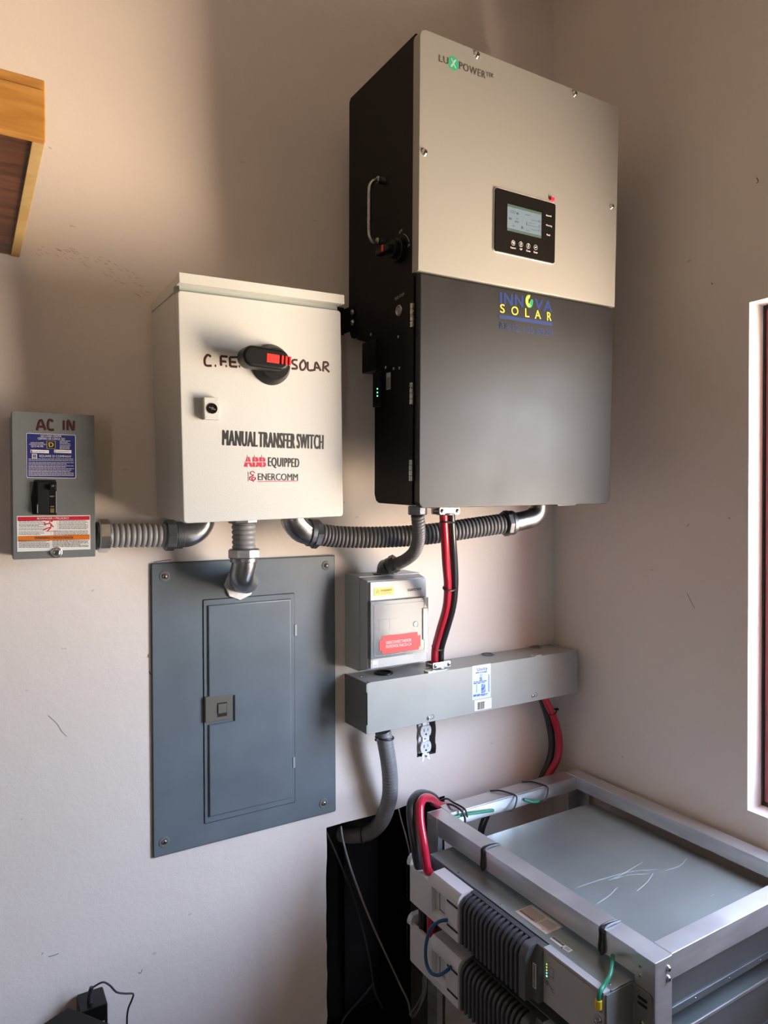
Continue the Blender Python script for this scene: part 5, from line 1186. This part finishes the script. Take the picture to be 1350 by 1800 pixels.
mb = MB(); q = t.W(XP(1053.5, 1772, .7435)); mb.box(q.x-.0012, q.x+.0004, q.y-.004, q.y+.004, q.z-.004, q.z+.006, .0005); t.part('lug_tongue', mb, 'steel')
cable('earth_wire', 'green earth wire along inner side of far rack rail', None, .0028, 'cable_green', wpts=[Vector((.845, -.127, -.640)), Vector((.875, -.127, -.641)), Vector((.91, -.127, -.645)), Vector((.95, -.126, -.650))])
cable('earth_wire', 'short green wire held by tie loop on far rack rail', None, .0028, 'cable_green', wpts=[Vector((1.035, -.126, -.646)), Vector((1.045, -.130, -.650)), Vector((1.06, -.133, -.655)), Vector((1.075, -.130, -.656))])
def strap(label, pts, r=.0019):
    t = Thing('tie_strap', label, 'cable tie', TR(*pts[0]), None); mb = MB(); mb.sweep([t.W(p) for p in pts], r, 7, ds=.003); t.part('strap', mb, 'rubber_black')
def left_rail_strap(label, y, dy):
    x0, x1, zt_, zb = RX0, RX0+T_, RZ, RZ-T_
    strap(label, [Vector((x1+.001, y-dy, zt_-.003)), Vector((x1-.004, y-dy*.9, zt_+.001)), Vector((x0+.012, y-dy*.3, zt_+.002)), Vector((x0-.001, y, zt_-.001)), Vector((x0-.0026, y-.001, zt_-.012)), Vector((x0-.0024, y+.001, zb+.004)), Vector((x0-.003, y-.004, zb-.001)), Vector((x0-.0028, y-.008, zb+.006)), Vector((x0-.0024, y-.007, zt_-.012)), Vector((x0-.001, y-.006, zt_-.001)), Vector((x0+.012, y-.004-dy*.4, zt_+.002)), Vector((x1-.002, y-.002-dy, zt_+.001))])
left_rail_strap('black tie strap around front rack rail, nearer the back wall', hit(848, 1483, 0, RX0).y, .004)
left_rail_strap('black tie strap around front rack rail, nearest the near post', hit(1056, 1625, 0, RX0).y, .004)
def far_rail_strap(label, x):
    y0, y1, zt_ = RYF+.012, RYF-.030, RZ
    strap(label, [Vector((x-.012, y0, zt_+.001)), Vector((x+.004, (y0+y1)/2+.004, zt_+.0035)), Vector((x+.020, y1-.001, zt_)), Vector((x+.022, y1-.006, zt_-.008)), Vector((x+.010, y1-.010, zt_-.024)), Vector((x-.006, y1-.006, zt_-.028))])
far_rail_strap('thin black tie strap around far rack rail, left of two', hit(873, 1393, 2, RZ).x+.004)
far_rail_strap('thin black tie strap around far rack rail, right of two', hit(928, 1377, 2, RZ).x+.004)
cable('data_cable', 'thin black leads bunched at far left corner of rack', None, .0022, 'rubber_black', wpts=[Vector((.865, -.02, -.66)), Vector((.862, -.07, -.640)), Vector((.858, -.10, -.626)), Vector((.862, -.128, -.628)), Vector((.868, -.135, -.645)), Vector((.866, -.132, -.668))])
cable('data_cable', 'second thin black lead curling over far rack rail end', None, .0020, 'rubber_black', wpts=[Vector((.872, -.01, -.668)), Vector((.872, -.06, -.632)), Vector((.868, -.095, -.626)), Vector((.874, -.126, -.630)), Vector((.877, -.131, -.645))])
# thin cables in the recess
cable('thin_cable', 'thin pale grey cable hanging diagonally across dark wall recess', [(599, 1452, .01), (603, 1478, .0), (616, 1525, -.01), (636, 1580, -.015), (660, 1638, -.02), (685, 1692, -.02), (705, 1735, -.02), (717, 1760, -.02), (722, 1786, -.02)], .0022, 'cable_grey')
cable('thin_cable', 'thin pale cable between smooth conduit and looping battery cables', [(700, 1420, .005), (705, 1440, -.01), (712, 1465, -.03), (718, 1488, -.05), (722, 1510, -.06)], .0018, 'cable_grey')
for k, (x0, x1) in enumerate(((745, 723), (749, 728), (747, 731), (744, 727))):
    cable('thin_cable', 'thin grey lead fanned out beside rack post low in recess', [(x0, 1700+k*6, -.10), (x0-1, 1738+k*4, -.09), (x0-10, 1762+k*5, -.06), (x1-3, 1783+k*2, -.03)], .0017, 'cable_grey', group='grey leads fanned beside rack post')
cable('thin_cable', 'dim dark cable hanging from left end of wall recess', [(573, 1462, .02), (590, 1500, .03), (615, 1560, .05), (635, 1625, .06), (650, 1690, .06), (658, 1740, .06), (672, 1772, .06)], .0022, 'cable_dim')
cable('thin_cable', 'dim dark cable branching low in wall recess', [(655, 1730, .06), (635, 1755, .06), (612, 1780, .06), (600, 1800, .06), (594, 1830, .06)], .0025, 'cable_dim')

#------------------------------------------------------------------ shelf top left
ZS0, ZS1, YSF, XSR = 0.394, 0.447, -0.422, 0.0795
sh = Thing('wall_shelf', 'thick golden pine shelf with dark plywood underside on left wall area', 'shelf', TR(XSR, YSF, ZS0))
Lx = -.75
mb = MB(); mb.box(Lx, 0, 0, .013, -.0005, ZS1-ZS0, .002); sh.part('front_board', mb, 'pine')
mb = MB(); mb.box(-.0125, 0, .013, -YSF, 0, ZS1-ZS0-.002, .0008); sh.part('end_board', mb, 'pine_edge')
mb = MB(); mb.box(Lx, -.0125, .013, -YSF, .0025, .008); sh.part('bottom_board', mb, 'plywood')
mb = MB(); mb.box(Lx, 0, .002, -YSF, ZS1-ZS0-.002, ZS1-ZS0+.012, .002); sh.part('top_board', mb, 'pine')

#------------------------------------------------------------------ plug adapter and black device bottom left
pa = Thing('power_adapter', 'black wall plug power adapter with strain relief and thin cord', 'adapter', TR(.1735, -.0, -.92))
a = WP(150, 1768, -.045)
mb = MB(); mb.box(-.021, .021, -.052, -.003, -.01, .098, .003); pa.part('housing', mb, 'gloss_black')
mb = MB(); mb.box(-.010, .010, -.003, .004, .01, .03); pa.part('plug_pins', mb, 'steel')
mb = MB(); 
pa.text(mb, 'CE', (191, 1779), (197, 1776), 5, 1, -.052) if False else None
for (u, z, w_, h_) in ((.006, .070, .010, .0012), (.006, .064, .008, .0012), (.008, .050, .004, .006)): mb.box(u, u+w_, -.0524, -.051, z, z+h_)
pa.part('rating_print', mb, 'print_dim')
q0 = Vector((-.004, -.034, .098)); mb = MB()
mb.sweep([q0, q0+Vector((.000, 0, .012)), q0+Vector((.003, 0, .024))], lambda s, L: (.0052-.0018*s/L)*(1-.08*(int(s/.0022) % 2)), 14, ds=.0011); pa.part('strain_relief', mb, 'rubber_black')
mb = MB(); mb.sweep([q0+Vector((.003, 0, .022)), pa.P(176, 1728, -.034), pa.P(184, 1727, -.034), pa.P(194, 1733, -.034), pa.P(205, 1744, -.034), pa.P(220, 1746.5, -.034), pa.P(234, 1747, -.034), pa.P(232, 1757, -.034), pa.P(225, 1775, -.034), pa.P(223, 1800, -.034), pa.P(223, 1850, -.034)], .0016, 8, ds=.003); pa.part('cord', mb, 'rubber_black')
zt_ = -.775
c0 = hit(120, 1768, 2, zt_); c1_ = hit(73, 1800, 2, zt_); c2_ = hit(200, 1800, 2, zt_)
d1 = (c1_-c0).normalized(); 
dv = Thing('floor_device', 'black box shaped device on floor, its top corner at bottom left', 'device', TR(c0.x, c0.y, FLOOR) @ Matrix.Rotation(math.atan2((c2_-c0).y, (c2_-c0).x), 4, 'Z'))
d2 = (dv.inv.to_3x3() @ (c1_-c0)).normalized()
print('DEV', c0, c1_, c2_, d2)
LL = .30; ww_ = .20
pts = [(0, 0), (LL, 0), (LL+d2.x*ww_, d2.y*ww_), (d2.x*ww_, d2.y*ww_)]
mb = MB(); mb.prism(pts, 2, 0, zt_-FLOOR, .004, 3); dv.part('housing', mb, 'matte_black')
print('OBJS', len(bpy.data.objects), 'TRIS', sum(len(o.data.loop_triangles) or len(o.data.polygons) for o in bpy.data.objects if o.type == 'MESH'))
